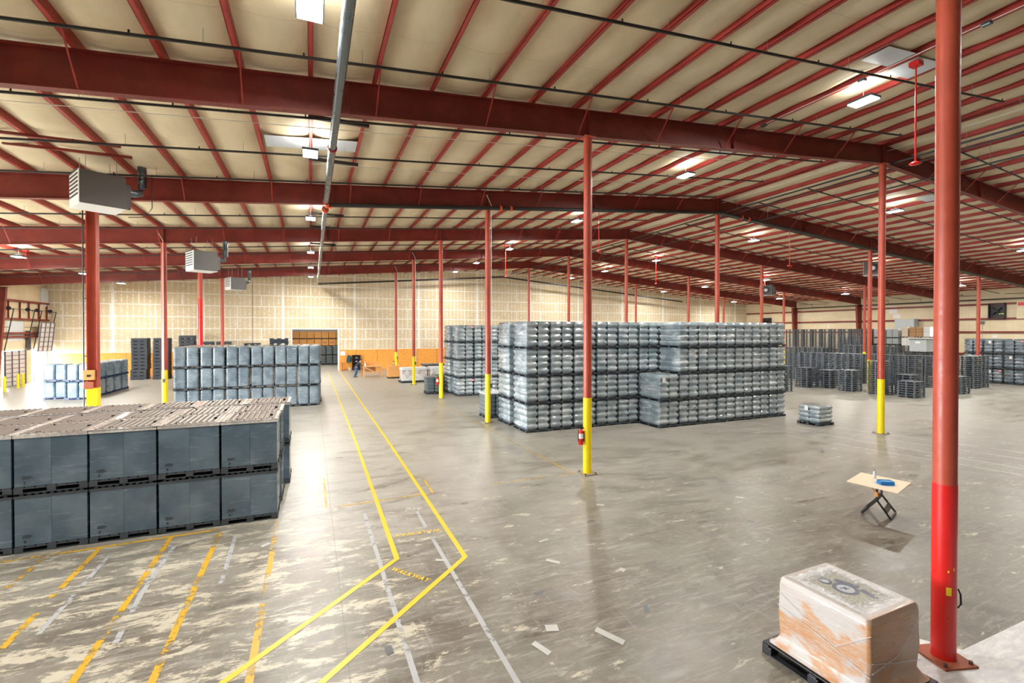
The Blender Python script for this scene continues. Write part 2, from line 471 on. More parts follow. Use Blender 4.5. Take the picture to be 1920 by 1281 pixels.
for i, z in enumerate((4.15, 4.45, 5.65, 7.2)):
    tag(MB().box(XW0 + .02, XW0 + .2, 40, YB - .1, z, z + .03).box(XW0 + .17, XW0 + .2, 40, YB - .1, z - .14, z).obj('wall_girt', M['rafter']),
        ['lowest', 'second', 'third', 'highest'][i] + ' red girt above the dock doors', 'wall girt', 'girts above the dock doors')
for i, y in enumerate((52.2, 53.9, 55.3, 57.0, 58.4)):
    tag(MB().box(XW0 + .05, XW0 + .17, y, y + .05, 5.68, 7.06).obj('door_hanger', M['rafter']),
        ORD[i + 1] + ' red upright between the girts over the dock doors', 'wall upright', 'uprights above the dock doors')

# the room beyond the opening
r = MB()
r.box(-8, 12, 72.0, 72.2, 0, 6.2); r.box(-8.2, -8, 59.05, 72, 0, 6.2); r.box(12, 12.2, 59.05, 72, 0, 6.2)
struct(r.obj('wall_far', M['white']))
struct(MB().box(-8.2, 12.2, 59.05, 72.2, 6.2, 6.4).obj('ceiling_far', M['white']))

# ---------------------------------------------------------------- columns
ring = lambda x, y, z, r_, n=20: [(x + r_ * math.cos(2 * math.pi * i / n), y + r_ * math.sin(2 * math.pi * i / n), z) for i in range(n)]
def base_plate(t, w_, mat, rz=0):
    p = MB().box(-w_, w_, -w_, w_, 0, .03).obj('base_plate', mat, t, (0, 0, 0), rz)
    for sx in (-1, 1):
        for sy in (-1, 1):
            MB().tube([(sx * w_ * .78, sy * w_ * .78, .03), (sx * w_ * .78, sy * w_ * .78, .075)], .024, 6).obj('anchor_bolt', M['bolt'], p)
def pipe_column(x, y, label, r_=.132, paint=2.42, pm='yellow', h=None, group='round steel columns'):
    t = thing('steel_column', label, 'column', (x, y, 0), 0, group, 'thing')
    H = h or zb(x)
    MB().loft([ring(0, 0, z, r_, 24) for z in (paint if pm else .03, H)]).obj('shaft', M['column'], t)
    if pm: MB().loft([ring(0, 0, z, r_ + .004, 24) for z in (.03, paint)]).obj('painted_band', M[pm], t)
    MB().box(-.2, .2, -.2, .2, H - .025, H).obj('cap_plate', M['column'], t)
    base_plate(t, .24, M['dusty_plate'])
    return t
where = {1: 'nearest', 2: 'second', 3: 'third', 4: 'fourth', 5: 'fifth'}
XB, XL, X1_, X2_ = 8.06, -7.38, 38.26, 53.32
# the big one beside the wrapped load
t = thing('steel_column', 'thick red steel column with glossy red lower band beside the wrapped pallet load', 'column', (8.02, 3.66, 0), 0, 'round steel columns', 'thing')
MB().loft([ring(0, 0, z, .131, 40) for z in (2.37, zb(8))]).obj('shaft', M['column'], t)
MB().loft([ring(0, 0, z, .136, 40) for z in (.03, 2.42)]).obj('painted_band', M['bright_red'], t)
base_plate(t, .25, M['rust'], R(-16))
mk = MB()
for (a0, a1, z0, z1) in ((-146, -121, .93, 1.04), (-140, -133, 1.24, 1.27), (-112, -106, 1.27, 1.31)):
    n = 5; vs = []
    for z in (z0, z1):
        for i in range(n + 1):
            a = R(a0 + (a1 - a0) * i / n); vs.append((.1385 * math.cos(a), .1385 * math.sin(a), z))
    mk.add(vs, [(i, i + 1, i + n + 2, i + n + 1) for i in range(n)])
mk.obj('yellow_mark', M['yellow'], t, rz=0)
MB().tube([(.08, -.12, 1.0), (.09, -.145, .93), (.09, -.15, .8), (.08, -.12, .74)], .012, 6).obj('black_strap', M['dark'], t)
labB = {1: 'red column with yellow base and fire extinguisher, between the aisle and the tall wrapped wall',
        2: 'red column with yellow base and white conduit, beside the small wrapped tray pallet',
        3: 'red column with yellow base and fire extinguisher beside the low tray pallet',
        4: 'red column with yellow base in front of the white bagged pallets',
        5: 'red column with yellow base behind the single brown carton'}
for k in range(1, 6): pipe_column(XB, FR[k], labB[k])
labC = {1: 'red column with yellow base standing alone near the small wrapped pallet at right',
        2: 'red ridge column rising behind the tall wrapped wall, rightmost of those behind it',
        3: 'red ridge column rising behind the middle of the tall wrapped wall',
        4: 'red ridge column behind the thick shaft of the extinguisher column',
        5: 'thin red ridge column rising behind the left end of the tall wrapped wall'}
for k in range(1, 6): pipe_column(XR, FR[k], labC[k])
lab1 = {2: 'red column with yellow base standing among the black pallet stacks',
        3: 'red column above the right part of the tall wrapped wall, before the right wall windows',
        4: 'slim red column behind the tall wrapped wall under the dark rafters',
        5: 'slim red column close behind the ridge column, over the tall wrapped wall'}
for k in range(2, 6): pipe_column(X1_, FR[k], lab1[k])
lab2 = {2: 'red column at the far right in front of the exhaust fan on the wall',
        3: 'red column behind the long row of black pallets, left of the loose cartons',
        4: 'thin red column in front of the right wall, left of the tall dark pallet wall',
        5: 'thin red column in front of the far right corner of the drywall'}
for k in range(2, 6): pipe_column(X2_, FR[k], lab2[k])
def h_column(x, y, label, paint):
    t = thing('steel_column', label, 'column', (x, y, 0), 0, 'steel columns left of the aisle', 'thing')
    H = zb(x); s_ = .15
    def hs(z0, z1, e): return MB().box(-s_ - e, s_ + e, -s_ - e, -s_ + .02 + e, z0, z1).box(-s_ - e, s_ + e, s_ - .02 - e, s_ + e, z0, z1).box(-.012 - e, .012 + e, -s_, s_, z0, z1)
    MB().box(-s_, -s_ + .022, -s_, s_, paint, H).box(s_ - .022, s_, -s_, s_, paint, H).box(-s_, s_, -.012, .012, paint, H).obj('shaft', M['column'], t)
    MB().box(-s_ - .01, s_ + .01, -s_ - .01, s_ + .01, .03, paint).obj('painted_band', M['yellow'], t)
    base_plate(t, .25, M['rust'])
    return t
tH = h_column(XL, FR[2], 'red flanged column with orange call box, behind the row of ribbed-lid boxes', 2.45)
pipe_column(XL, FR[3], 'red column with yellow base left of the three-tier wrapped crates', paint=2.42)
pipe_column(XL, FR[4], 'red column with a bright red band behind the wrapped crates', r_=.15, paint=6.9, pm='bright_red')
pipe_column(XL, FR[5], 'thin plain red column behind the wrapped crates near the drywall', paint=0, pm=None)
# call box on the flanged column
t = thing('call_box', 'orange call box fixed to the flanged red column', 'control box', (XL - .05, FR[2] - .16, 2.75))
bev(MB().box(-.16, .16, -.12, 0, 0, .36).obj('housing', M['carton'], t), .01)
MB().box(-.14, .14, -.13, -.118, -.32, -.06).obj('switch_cover', M['rust'], t)
MB().box(-.05, .05, -.14, -.12, .12, .2).obj('button', M['dark'], t)
t = thing('conduit', 'thin dark conduit running down beside the flanged red column', 'conduit', (XL - .24, FR[2] - .12, 0))
MB().tube([(0, 0, .1), (0, 0, zb(XL) + .2)], .022, 6).obj('pipe', M['black_pipe'], t)
for i, z in enumerate((1.5, 3.6, 5.7, 7.8)): MB().box(-.03, .12, -.03, .03, z, z + .03).obj('clip', M['galv'], t)
for x, y, lb in ((XB + .15, FR[2] - .1, 'white conduit running down the second yellow-based column'), (XL + .0, FR[3] - .165, 'white conduit on the column left of the wrapped crates'),
                 (XB + .12, FR[4] - .13, 'white conduit on the column before the bagged pallets'), (XB + .12, FR[5] - .13, 'white conduit on the column behind the brown carton')):
    t = thing('conduit', lb, 'conduit', (x, y, 0))
    MB().tube([(0, 0, 1.9), (0, 0, zb(x) + .1), (-.25, 0, zb(x) + .6)], .018, 6).obj('pipe', M['white'], t)
    MB().box(-.05, .05, -.06, .02, 1.75, 1.95).obj('outlet_box', M['galv'], t)

def extinguisher(x, y, z, label):
    t = thing('fire_extinguisher', label, 'fire extinguisher', (x, y, z))
    MB().loft([ring(0, 0, q, r_, 16) for q, r_ in ((0, .06), (.015, .078), (.38, .078), (.44, .06), (.47, .025), (.5, .025))]).obj('cylinder', M['bright_red'], t)
    MB().loft([ring(0, 0, q, .0805, 16) for q in (.20, .36)], cap=False).obj('label_band', M['paper'], t)
    MB().box(-.02, .1, -.015, .015, .5, .53).box(-.02, .08, -.015, .015, .55, .57).box(-.02, .01, -.015, .015, .5, .56).obj('handle', M['dark'], t)
    MB().tube([(-.02, 0, .52), (-.09, 0, .48), (-.1, 0, .25), (-.09, 0, .1)], .012, 6).obj('hose', M['dark'], t)
    MB().box(.06, .11, -.02, .02, .1, .42).obj('bracket', M['dark'], t)
extinguisher(XB - .25, FR[1] - .02, .95, 'red fire extinguisher on the yellow column before the tall wrapped wall')
extinguisher(XB - .25, FR[3] - .02, .95, 'red fire extinguisher on the yellow column beside the low tray pallet')
extinguisher(XB - .25, FR[5] - .02, .98, 'red fire extinguisher on the yellow column behind the brown carton')

# wall columns
def wall_col(X, y, sgn, label):
    H = zb(X)
    m = MB()
    w0, w1 = .35, .95
    for z0, z1, a, b in ((0, H, w0, w1),):
        vs = []
        for z, wd in ((0, w0), (H, w1)):
            for yy in (-.012, .012): vs += [(0, yy, z), (sgn * wd, yy, z)]
        m.add(vs, [(0, 1, 3, 2), (4, 6, 7, 5), (0, 4, 5, 1), (2, 3, 7, 6), (1, 5, 7, 3), (0, 2, 6, 4)])
        m.bar((sgn * w0, 0, 0), (sgn * w1, 0, H), .03, .25, (0, 1, 0)); m.bar((0, 0, 0), (0, 0, H), .03, .25, (0, 1, 0))
    t = thing('wall_column', label, 'column', (X - sgn * 0 + sgn * .22, y, 0), 0, 'tapered wall columns', 'thing')
    m.obj('tapered_web', M['rafter'], t)
    MB().box(-.1, 1.1, -.13, .13, H - .03, H).obj('knee_plate', M['rafter'], t, rz=0 if sgn > 0 else math.pi)
wall_col(XW0, FR[5], 1, 'dark red tapered column at the left edge beside the dock doors')
for k, l in ((2, 'dark tapered wall column behind the wrapped pallets at the far right'), (3, 'dark tapered wall column hidden behind the thick red column'),
             (4, 'dark red tapered wall column right of the tall dark pallet wall'), (5, 'dark red tapered wall column above the left end of the dark pallet wall')):
    wall_col(XW1, FR[k], -1, l)

# ---------------------------------------------------------------- rafters
def rafter(k, side):
    y = FR[k]
    x0, x1 = (XW0 + .2, XR) if side < 0 else (XR, XW1 - .2)
    m = MB()
    def strip(zf0, zf1, hw):
        vs = []
        for x in (x0, x1):
            for yy in (-hw, hw):
                for z in (zf0(x), zf1(x)): vs.append((x, yy, z))
        # order: x0:-hw(z0,z1), +hw(z0,z1); x1...
        m.add(vs, [(0, 1, 3, 2), (4, 6, 7, 5), (0, 4, 5, 1), (2, 3, 7, 6), (0, 2, 6, 4), (1, 5, 7, 3)])
    strip(lambda x: zb(x), lambda x: zb(x) + .022, .115)
    strip(lambda x: zt(x) - .022, lambda x: zt(x), .115)
    strip(lambda x: zb(x) + .02, lambda x: zt(x) - .02, .008)
    lab = (ORD[k + 1] if k else 'nearest') + (' red roof rafter from the camera, left of the ridge' if side < 0 else ' dark red roof rafter from the camera, right of the ridge')
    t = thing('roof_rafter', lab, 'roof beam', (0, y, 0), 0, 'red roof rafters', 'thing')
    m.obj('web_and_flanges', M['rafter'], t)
    # splice plates and stiffeners
    sp = [XR + side * .03, XB + .0, XL, .9, 14.2] if side < 0 else [XR + .03, X1_, X2_, 31.0, 46.0]
    for x in sp:
        MB().box(x - .015, x + .015, -.11, .11, zb(x) + .02, zt(x) - .02).obj('stiffener', M['rafter'], t)
    px = PXL if side < 0 else PXR
    for i, x in enumerate(px):
        if i % 2 == (0 if side < 0 else 1) and k >= 1:
            MB().bar((x, -.08, zb(x) + .04), (x + .02, -.85, zt(x) + .02), .03, .03).obj('flange_brace', M['purlin'], t)
for k in range(6):
    rafter(k, -1); rafter(k, 1)

# ---------------------------------------------------------------- purlins
def purlin(x, name, label, grp):
    z = zt(x); t = .012; f = .10
    sgn = 1 if x < XR else -1
    m = MB()
    m.box(x - t / 2, x + t / 2, YF, YB - .02, z, z + PH)
    m.box(x - f, x, YF, YB - .02, z, z + t); m.box(x, x + f, YF, YB - .02, z + PH - t, z + PH)
    m.box(x - f, x - f + t, YF, YB - .02, z, z + .03)
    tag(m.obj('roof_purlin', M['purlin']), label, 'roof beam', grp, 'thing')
nL = len(PXL)
for i, x in enumerate(PXL): purlin(x, '', ORD[nL - i] + ' red roof purlin left of the ridge, running away from the camera', 'purlins left of the ridge')
for i, x in enumerate(PXR): purlin(x, '', ORD[i + 1] + ' red roof purlin right of the ridge, running away from the camera', 'purlins right of the ridge')
for dx in (-.17, .17):
    purlin(XR + dx, '', ('left' if dx < 0 else 'right') + ' one of the paired red purlins along the ridge', 'ridge purlins')

# ---------------------------------------------------------------- sprinkler pipes
nub = MB().tube([(0, 0, 0), (0, 0, .09)], .02, 6).mesh('sprinkler_head', M['black_pipe'])
hang = MB().tube([(0, 0, 0), (0, 0, .33)], .006, 4).mesh('hanger_rod', M['wire'])
ys = [8.2 + 3.03 * i for i in range(16)]
ys[1] = 11.15
for i, y in enumerate(ys):
    for side in (-1, 1):
        x0, x1 = (XW0 + .6, 21.25) if side < 0 else (24.6, XW1 - .6)
        r_ = .034
        t = thing('sprinkler_pipe', 'thin black sprinkler pipe, ' + (ORD[i + 1] if i else 'nearest') + ' from the camera, ' + ('left' if side < 0 else 'right') + ' of the ridge', 'pipe', (0, y, 0), 0,
                  'sprinkler branch pipes')
        off = .44
        MB().tube([(x0, 0, zb(x0) + off), (x1, 0, zb(x1) + off)], r_, 7).obj('pipe', M['black_pipe'], t)
        n = 0; x = x0 + 1.1
        while x < x1:
            if y < 36: inst('sprinkler_head', nub, t, (x, 0, zb(x) + off))
            if y < 30: inst('hanger_rod', hang, t, (x + 1.2, 0, zb(x + 1.2) + off))
            x += 3.04
    # end cap of the left branch
# main pipe over the aisle
t = thing('main_pipe', 'thick galvanised main pipe running above the aisle towards the back wall', 'pipe', (.6, 0, 9.93))
MB().tube([(0, YF, 0), (0, 21.4, 0)], .105, 16).obj('pipe', M['galv'], t)
MB().tube([(0, 22.6, 0), (.1, 56.3, -.1)], .095, 12).obj('pipe', M['galv'], t)
for y in (15.0, 21.3): MB().tube([(0, y - .03, 0), (0, y + .03, 0)], .135, 12).obj('clamp', M['red_fit'], t)
MB().tube([(0, 22.55, 0), (0, 22.75, 0)], .15, 12).obj('coupling', M['orange_fit'], t)
MB().tube([(.0, 21.4, 0), (.05, 21.75, -.03), (.25, 21.75, -.05)], .11, 10).obj('elbow', M['orange_fit'], t)
MB().tube([(0, 21.9, -.02), (0, 22.6, 0)], .04, 8).obj('drop', M['black_pipe'], t)
for y in (8, 11.3, 14.3, 17.3, 20.3, 26.4, 32.4, 38.5): MB().tube([(0, y, .08), (0, y, .5)], .03, 6).obj('riser', M['black_pipe'], t)
# trapeze bars carrying it
for i, y in enumerate((15.05, 18.7, 27.2, 30.6, 36.5, 45.5)):
    tag(MB().box(-.05, 1.65, y - .05, y + .05, 10.72, 10.83).obj('support_channel', M['black_pipe']), ORD[i + 1] + ' dark steel support channel across the main pipe', 'pipe support', 'main pipe supports')
# cross mains
def cross(name, label, pts, r_, fit=()):
    t = thing(name, label, 'pipe')
    MB().tube(pts, r_, 12).obj('pipe', M['black_pipe'], t)
    for p in fit: MB().tube([(p[0] - .05, p[1], p[2]), (p[0] + .05, p[1], p[2])], r_ * 1.35, 10).obj('coupling', M['orange_fit'], t)
ym = 21.72
cz = lambda x: zb(x) - .10
cross('cross_main_pipe', 'thick black cross main tucked under the third rafter, with orange couplings',
      [(.7, ym, cz(.7) - .0), (XR, ym, cz(XR)), (XW1 - 2, ym, cz(XW1 - 2))], .095, [(8.6, ym, cz(8.6)), (9.15, ym, cz(9.15)), (13.7, ym, cz(13.7)), (24.8, ym, cz(24.8)), (25.4, ym, cz(25.4))])
cross('cross_main_pipe', 'black pipe following the roof slope in front of the back drywall', [(.76, 56.3, 9.78), (22.6, 56.3, 11.52), (52, 56.3, 9.1)], .1, [])
for i, (x, z, r_) in enumerate(((23.62, 11.93, .045), (24.35, 11.90, .035), (26.2, 11.56, .04))):
    t = thing('ridge_pipe', ['upper black pipe running along the ridge', 'lower black pipe running along the ridge', 'thin black pipe just right of the ridge pipes'][i], 'pipe', (x, 0, z))
    MB().tube([(0, YF, 0), (0, 56, 0)], r_, 7).obj('pipe', M['black_pipe'], t)
    for y in (6.5, 10.5, 14.2, 17.9, 21, 25, 29.5, 34, 39, 44): MB().tube([(0, y, 0), (0, y, zt(x) - z)], .008, 4).obj('hanger_rod', M['wire'], t)
tag(MB().tube([(XW1 - .5, YF, 8.0), (XW1 - .5, 50, 8.05)], .07, 8).obj('wall_pipe', M['black_pipe']), 'black pipe running high along the right wall', 'pipe')
for i, y in enumerate((24, 28, 33.5, 37, 45.0, 46.9)):
    tag(MB().tube([(XW1 - .5, y, 8.0), (XW1 - .5, y, 8.5), (XW1 - 1.4, y + 1.6, 8.5)], .03, 6).obj('pipe_branch', M['black_pipe']), ORD[i + 1] + ' short black branch rising from the right wall pipe', 'pipe', 'branches of the wall pipe')
# drooping cables
def cable(label, pts, r_=.012, mat='white'):
    tag(MB().tube(pts, r_, 5).obj('cable', M[mat]), label, 'cable', 'roof cables')
def sagline(a, b, n=10, sag=.15):
    a = Vector(a); b = Vector(b)
    return [a.lerp(b, i / n) - Vector((0, 0, sag * 4 * (i / n) * (1 - i / n))) for i in range(n + 1)]
cable('thin white cable crossing the purlins between the second and third rafters', sagline((-10, 15.6, zt(-10) - .05), (21, 15.6, zt(21) - .05), 14, .1))
cable('thin white cable crossing the purlins just before the third rafter', sagline((0, 19.2, zt(0) - .05), (22, 19.2, zt(22) - .05), 14, .1))
cable('white lamp cable running under a purlin to the junction boxes', [(15.0, YF, zt(15) - .06), (15.0, 7.5, zt(15) - .05), (15.0, 12.6, zt(15) - .05)], .012)
cable('white lamp cable following the ridge', [(23.5, 4, 12.5), (23.5, 24, 12.5), (23.5, 44, 12.5)], .012)
for i, y in enumerate((6.1, 8.9, 12.2, 13.3)):
    tag(bev(MB().box(-.07, .07, -.09, .09, -.09, 0).obj('junction_box', M['galv'], None, (15.0, y, zt(15) - .04)), .01), ORD[i + 1] + ' small grey junction box on the lamp cable, from the camera', 'junction box', 'junction boxes')

# ---------------------------------------------------------------- high-bay lamps
LR = {-16.0: 8.94, 0.0: 10.26, 15.65: 11.56, 31.3: 11.5, 46.5: 10.25, 60.1: 9.12}
LY = [1.4, 9.25, 16.75, 26.3, 37.45, 46.3, 54.0]
fx_body = MB().box(-.24, .24, -.36, .36, .02, .09).box(-.08, .08, -.2, .2, .09, .15).mesh('housing', M['galv'])
fx_dif = MB().box(-.215, .215, -.335, .335, -.004, .02).mesh('diffuser', M['light_glass'])
fx_wire = MB().tube([(0, 0, .15), (0, 0, 1.0)], .006, 4).mesh('suspension_wire', M['wire'])
rows = {-16.0: 'far left', 0.0: 'aisle', 15.65: 'left of ridge', 31.3: 'right of ridge', 46.5: 'second right', 60.1: 'far right'}
LAMP_W = 1150
for X, z in LR.items():
    for i, y in enumerate(LY):
        t = thing('high_bay_lamp', 'white LED high-bay lamp, ' + ORD[i + 1] + ' from the camera in the ' + rows[X] + ' row', 'ceiling lamp', (X, y, z), 0, 'high-bay lamps')
        inst('housing', fx_body, t); inst('diffuser', fx_dif, t); inst('suspension_wire', fx_wire, t)
        for nm, e, dz, rx in (('lamp_light', LAMP_W, -.03, 0), ('added_uplight', LAMP_W * .06, .12, math.pi)):  # the upward light is added to brighten the ceiling
            L = bpy.data.lights.new(nm, 'AREA'); L.shape = 'RECTANGLE'; L.size = .45; L.size_y = .7; L.energy = e * (.25 if y < 2 else 1); L.color = (1.0, .97, .91)
            lo = bpy.data.objects.new(nm, L); COL.objects.link(lo); lo.parent = t; lo.location = (0, 0, dz); lo.rotation_euler = (rx, 0, 0)
# unseen light added to brighten the room beyond
L = bpy.data.lights.new('far_room_fill', 'AREA'); L.size = 3; L.energy = 900; L.color = (1, .95, .85)
lo = bpy.data.objects.new('far_room_fill', L); COL.objects.link(lo); lo.location = (1, 64, 6.1)

# thin pale panels under the roof insulation, near some lamps
def patch(x0, x1, y0, y1, label):
    vs = [(x, y, zt(x) + PH - .225) for x in (x0, x1) for y in (y0, y1)]
    tag(MB().add(vs + [(a, b, c + .01) for a, b, c in vs], [(0, 2, 3, 1), (4, 5, 7, 6), (0, 1, 5, 4), (2, 6, 7, 3), (0, 4, 6, 2), (1, 3, 7, 5)]).obj('pale_roof_panel', M['white_sheet']), label, 'roof patch', 'white roof patches')
patch(-1.35, 1.5, 16.9, 17.9, 'pale panel on the roof insulation above the aisle lamp')
patch(13.9, 15.1, 7.6, 8.3, 'pale panel on the roof beside the thick column, left piece')
patch(15.4, 16.7, 7.7, 8.6, 'pale panel on the roof beside the thick column, right piece')
patch(15.4, 16.6, 14.6, 15.4, 'pale panel on the roof above the middle lamp')
patch(31.4, 32.8, 15.0, 15.8, 'pale panel on the roof above the lamp right of the ridge')

# hanging red drops
def drop(x, y, ztop, zlow, label):
    t = thing('pendant_drop', label, 'hanging drop', (x, y, 0), 0, 'red pendant drops')
    MB().box(-.12, .12, -.12, .12, ztop, ztop + .12).obj('ceiling_box', M['bright_red'], t)
    MB().tube([(0, 0, zlow + .1), (0, 0, ztop)], .022, 6).obj('rod', M['bright_red'], t)
    MB().loft([ring(0, 0, zlow + q, r_, 12) for q, r_ in ((0, .04), (.03, .14), (.06, .14), (.11, .03))]).obj('bell', M['bright_red'], t)
drop(15.6, 7.85, zt(15.6) - .13, 9.17, 'long red pendant drop hanging just left of the thick red column')
drop(31.3, 37.48, zt(31.3) - .13, 9.21, 'red pendant drop hanging under the lamp right of the ridge')
drop(15.6, 23.7, zt(15.6) - .13, 9.19, 'red pendant drop hanging right of the extinguisher column')
drop(15.6, 38.2, zt(15.6) - .13, 9.26, 'red pendant drop under the lamp left of the extinguisher column')
drop(31.0, 23.1, zt(31) - .13, 9.1, 'red pendant drop hanging before the dark rafter right of the ridge')
drop(46.5, 37.6, zt(46.5) - .13, 8.6, 'red pendant drop beside the dark unit heater at right')
drop(-16, 38.2, zt(-16) - .13, 9.0, 'short red pendant drop beside the far left lamp')

# ---------------------------------------------------------------- unit heaters
def heater(x, y, z, rz, label, s=1.0, flue=True, fan=False):
    t = thing('unit_heater', label, 'heater', (x, y, z), rz, 'suspended unit heaters')
    L_, W_, H_ = .6 * s, .62 * s, .54 * s
    bev(MB().box(-L_, L_, -W_, W_, -H_, H_).obj('cabinet', M['heater_grey'], t), .02)
    m = MB().box(-L_ - .02, -L_, -W_, W_, -H_, H_)
    m.obj('front_panel', M['white'], t)
    m = MB()
    for i in range(7): m.box(-L_ - .035, -L_ - .02, -W_ * .85, W_ * .85, -H_ * .5 + i * .13 * s, -H_ * .5 + i * .13 * s + .055 * s)
    m.obj('louvre', M['dark'], t)
    MB().box(-L_, L_, -W_, W_, -H_ - .015, -H_ - .001).obj('bottom_panel', M['white'], t)
    MB().box(L_, L_ + .16 * s, -W_ * .8, W_ * .8, -H_ * .8, H_ * .6).obj('rear_box', M['heater_grey'], t)
    if fan:
        MB().loft([ring(0, 0, 0, .36 * s, 14), ring(0, 0, .05, .36 * s, 14)]).obj('fan_guard', M['dark'], t, (0, -W_ - .02, 0)).rotation_euler = (R(90), 0, 0)
        MB().loft([ring(0, 0, 0, .2 * s, 8), ring(0, 0, .08, .12 * s, 8)]).obj('fan_hub', M['white'], t, (0, -W_ - .06, 0)).rotation_euler = (R(90), 0, 0)
    MB().tube([(L_ + .16 * s, 0, -.3 * s), (L_ + .26 * s, 0, -.3 * s)], .12 * s, 12).obj('motor', M['dark'], t)
    if flue:
        pts = [(L_ + .1 * s, 0, .22 * s), (L_ + .42 * s, .05, .2 * s), (L_ + .58 * s, .07, .27 * s), (L_ + .64 * s, .08, .45 * s), (L_ + .64 * s, .08, 1.35 * s)]
        MB().tube(pts, .135 * s, 14).obj('flue', M['galv'], t)
        MB().tube([(L_ + .64 * s, .08, 1.33 * s), (L_ + .64 * s, .08, 1.36 * s)], .19 * s, 14).obj('flue_collar', M['dark'], t)
    for a, b in ((-.4, -.4), (.4, -.4), (-.4, .4), (.4, .4)):
        MB().tube([(a * s, b * s, H_), (a * s, b * s, H_ + .75)], .008, 4).obj('hanger_rod', M['wire'], t)
heater(-6.62, 20.3, 9.22, R(30), 'grey unit heater with silver flue above the flanged column, largest of the heaters', 1.0)
heater(-5.40, 30.1, 8.28, R(28), 'grey unit heater with flue above the wrapped crates, middle of three on the left', .95)
heater(-5.3, 41.5, 8.15, R(28), 'small dark unit heater farthest back on the left', .85)
heater(45.6, 36.6, 9.0, R(-60), 'white-fronted unit heater hanging right of the tall wrapped wall', 1.0, False, True)
heater(43.0, 24.6, 9.75, R(-60), 'unit heater hanging behind the lone yellow-based column', 1.0, False, True)
# heater piping struts
for y, x in ((18.1, -6.9), (19.1, -6.9)):
    tag(MB().box(x - 1.6, x + 1.55, y - .04, y + .04, zt(x) - .12, zt(x) - .04).obj('support_channel', M['rafter']), ('nearer' if y < 18.5 else 'farther') + ' red support channel above the largest heater', 'pipe support', 'heater supports')
cable('dark gas hose looping beside the largest heater', [(-5.3, 21, 10.2), (-5.3, 21, 9.0), (-5.5, 21, 8.65), (-6.0, 21, 8.6)], .015, 'black_pipe')
cable('thin cable hanging in front of the drywall left of the aisle', [(-5.2, 52, 9.3), (-5.2, 52, 1.8)], .02, 'black_pipe')

# ---------------------------------------------------------------- floor markings
def fl(name, pts, w_, mat, label, z=.003, group='floor markings', cat='floor marking'):
    m = MB(); pts = [Vector((p[0], p[1], 0)) for p in pts]; L_ = []; Rr = []
    for i, p in enumerate(pts):
        a = pts[max(0, i - 1)]; b = pts[min(len(pts) - 1, i + 1)]
        if 0 < i < len(pts) - 1:
            d1 = (p - a).normalized(); d2 = (b - p).normalized(); n1 = Vector((-d1.y, d1.x, 0)); n2 = Vector((-d2.y, d2.x, 0))
            n = (n1 + n2).normalized(); sc_ = 1 / max(.3, n.dot(n1))
        else:
            dd = (b - a).normalized(); n = Vector((-dd.y, dd.x, 0)); sc_ = 1
        L_.append(p + n * w_ / 2 * sc_ + Vector((0, 0, z))); Rr.append(p - n * w_ / 2 * sc_ + Vector((0, 0, z)))
    vs = L_ + Rr; n = len(pts)
    m.add(vs, [(i, n + i, n + i + 1, i + 1) for i in range(n - 1)])
    return tag(m.obj(name, M[mat]), label, cat, group)
fl('walkway_line', [(-3.4, 5.17), (-1.08, 6.98), (1.55, 9.5), (1.66, 20), (1.72, 43.8), (1.7, 57.5)], .1, 'line_yellow', 'yellow left edge line of the marked walkway', .004)
fl('walkway_line', [(-1.9, 4.8), (.09, 6.49), (2.82, 9.05), (2.9, 20), (2.95, 43.8), (2.98, 57.5)], .1, 'line_yellow', 'yellow right edge line of the marked walkway', .004)
for i, (x, y0, y1) in enumerate(((-.75, 6, 12.5), (-1.9, 6, 12.3), (-2.84, 6, 12.5), (-4.06, 6, 12.4), (-4.93, 7, 12.4))):
    fl('bay_line', [(x, y0), (x, y1)], .1, 'line_worn', ORD[i + 1] + ' worn yellow bay line before the ribbed-lid boxes, counted from the walkway')
fl('bay_line', [(-9, 12.25), (-1.95, 12.5)], .09, 'line_worn', 'worn yellow cross line along the foot of the ribbed-lid boxes', .0035)
fl('bay_line', [(.35, 15.6), (.34, 12.95), (3.12, 12.99), (3.15, 14.9)], .06, 'line_worn', 'worn yellow rectangle line crossing the walkway', .0035)
fl('bay_line', [(4.9, 13.12), (7.66, 13.07), (7.6, 17), (7.5, 30)], .05, 'line_worn', 'thin worn yellow line meeting the extinguisher column', .0035)
fl('grey_line', [(2.42, 12.1), (2.42, 5.2)], .08, 'line_grey', 'long grey tape line crossing the walkway bend')
fl('grey_line', [(1.2, 12.2), (1.24, 5.2)], .08, 'line_grey', 'shorter broken grey tape line inside the walkway')
fl('grey_line', [(-2.66, 11.9), (-2.7, 9.9), (-2.62, 8.5)], .08, 'line_grey', 'grey tape line between the worn yellow bay lines, middle one')
fl('grey_line', [(-1.55, 12), (-1.5, 9.8)], .075, 'line_grey', 'grey tape line between the worn yellow bay lines, nearest the walkway')
fl('grey_line', [(-3.75, 11.9), (-3.75, 9.2)], .075, 'line_grey', 'grey tape line between the worn yellow bay lines, farthest from the walkway')
for i, (a, b) in enumerate((((18.3, 17.4), (20.9, 6)), ((20.2, 17.1), (21.8, 6)), ((21.9, 17.4), (24.9, 7)), ((21.2, 15.4), (23.6, 7)))):
    fl('white_line', [a, b], .045, 'line_white', ORD[i + 1] + ' thin white line on the open floor before the tall wrapped wall, from the aisle')
# white coated corner around the thick column
vs = [(8.47, 3.64), (14, 3.64), (14, -6), (6.6, -6), (6.6, 3.3), (7.15, 3.72), (7.6, 4.25), (8.05, 4.2)]
tag(MB().add([(x, y, .005) for x, y in vs][::-1], [tuple(range(len(vs)))]).obj('white_floor_coating', M['white_floor']), 'white coated floor area around the foot of the thick red column', 'floor marking')
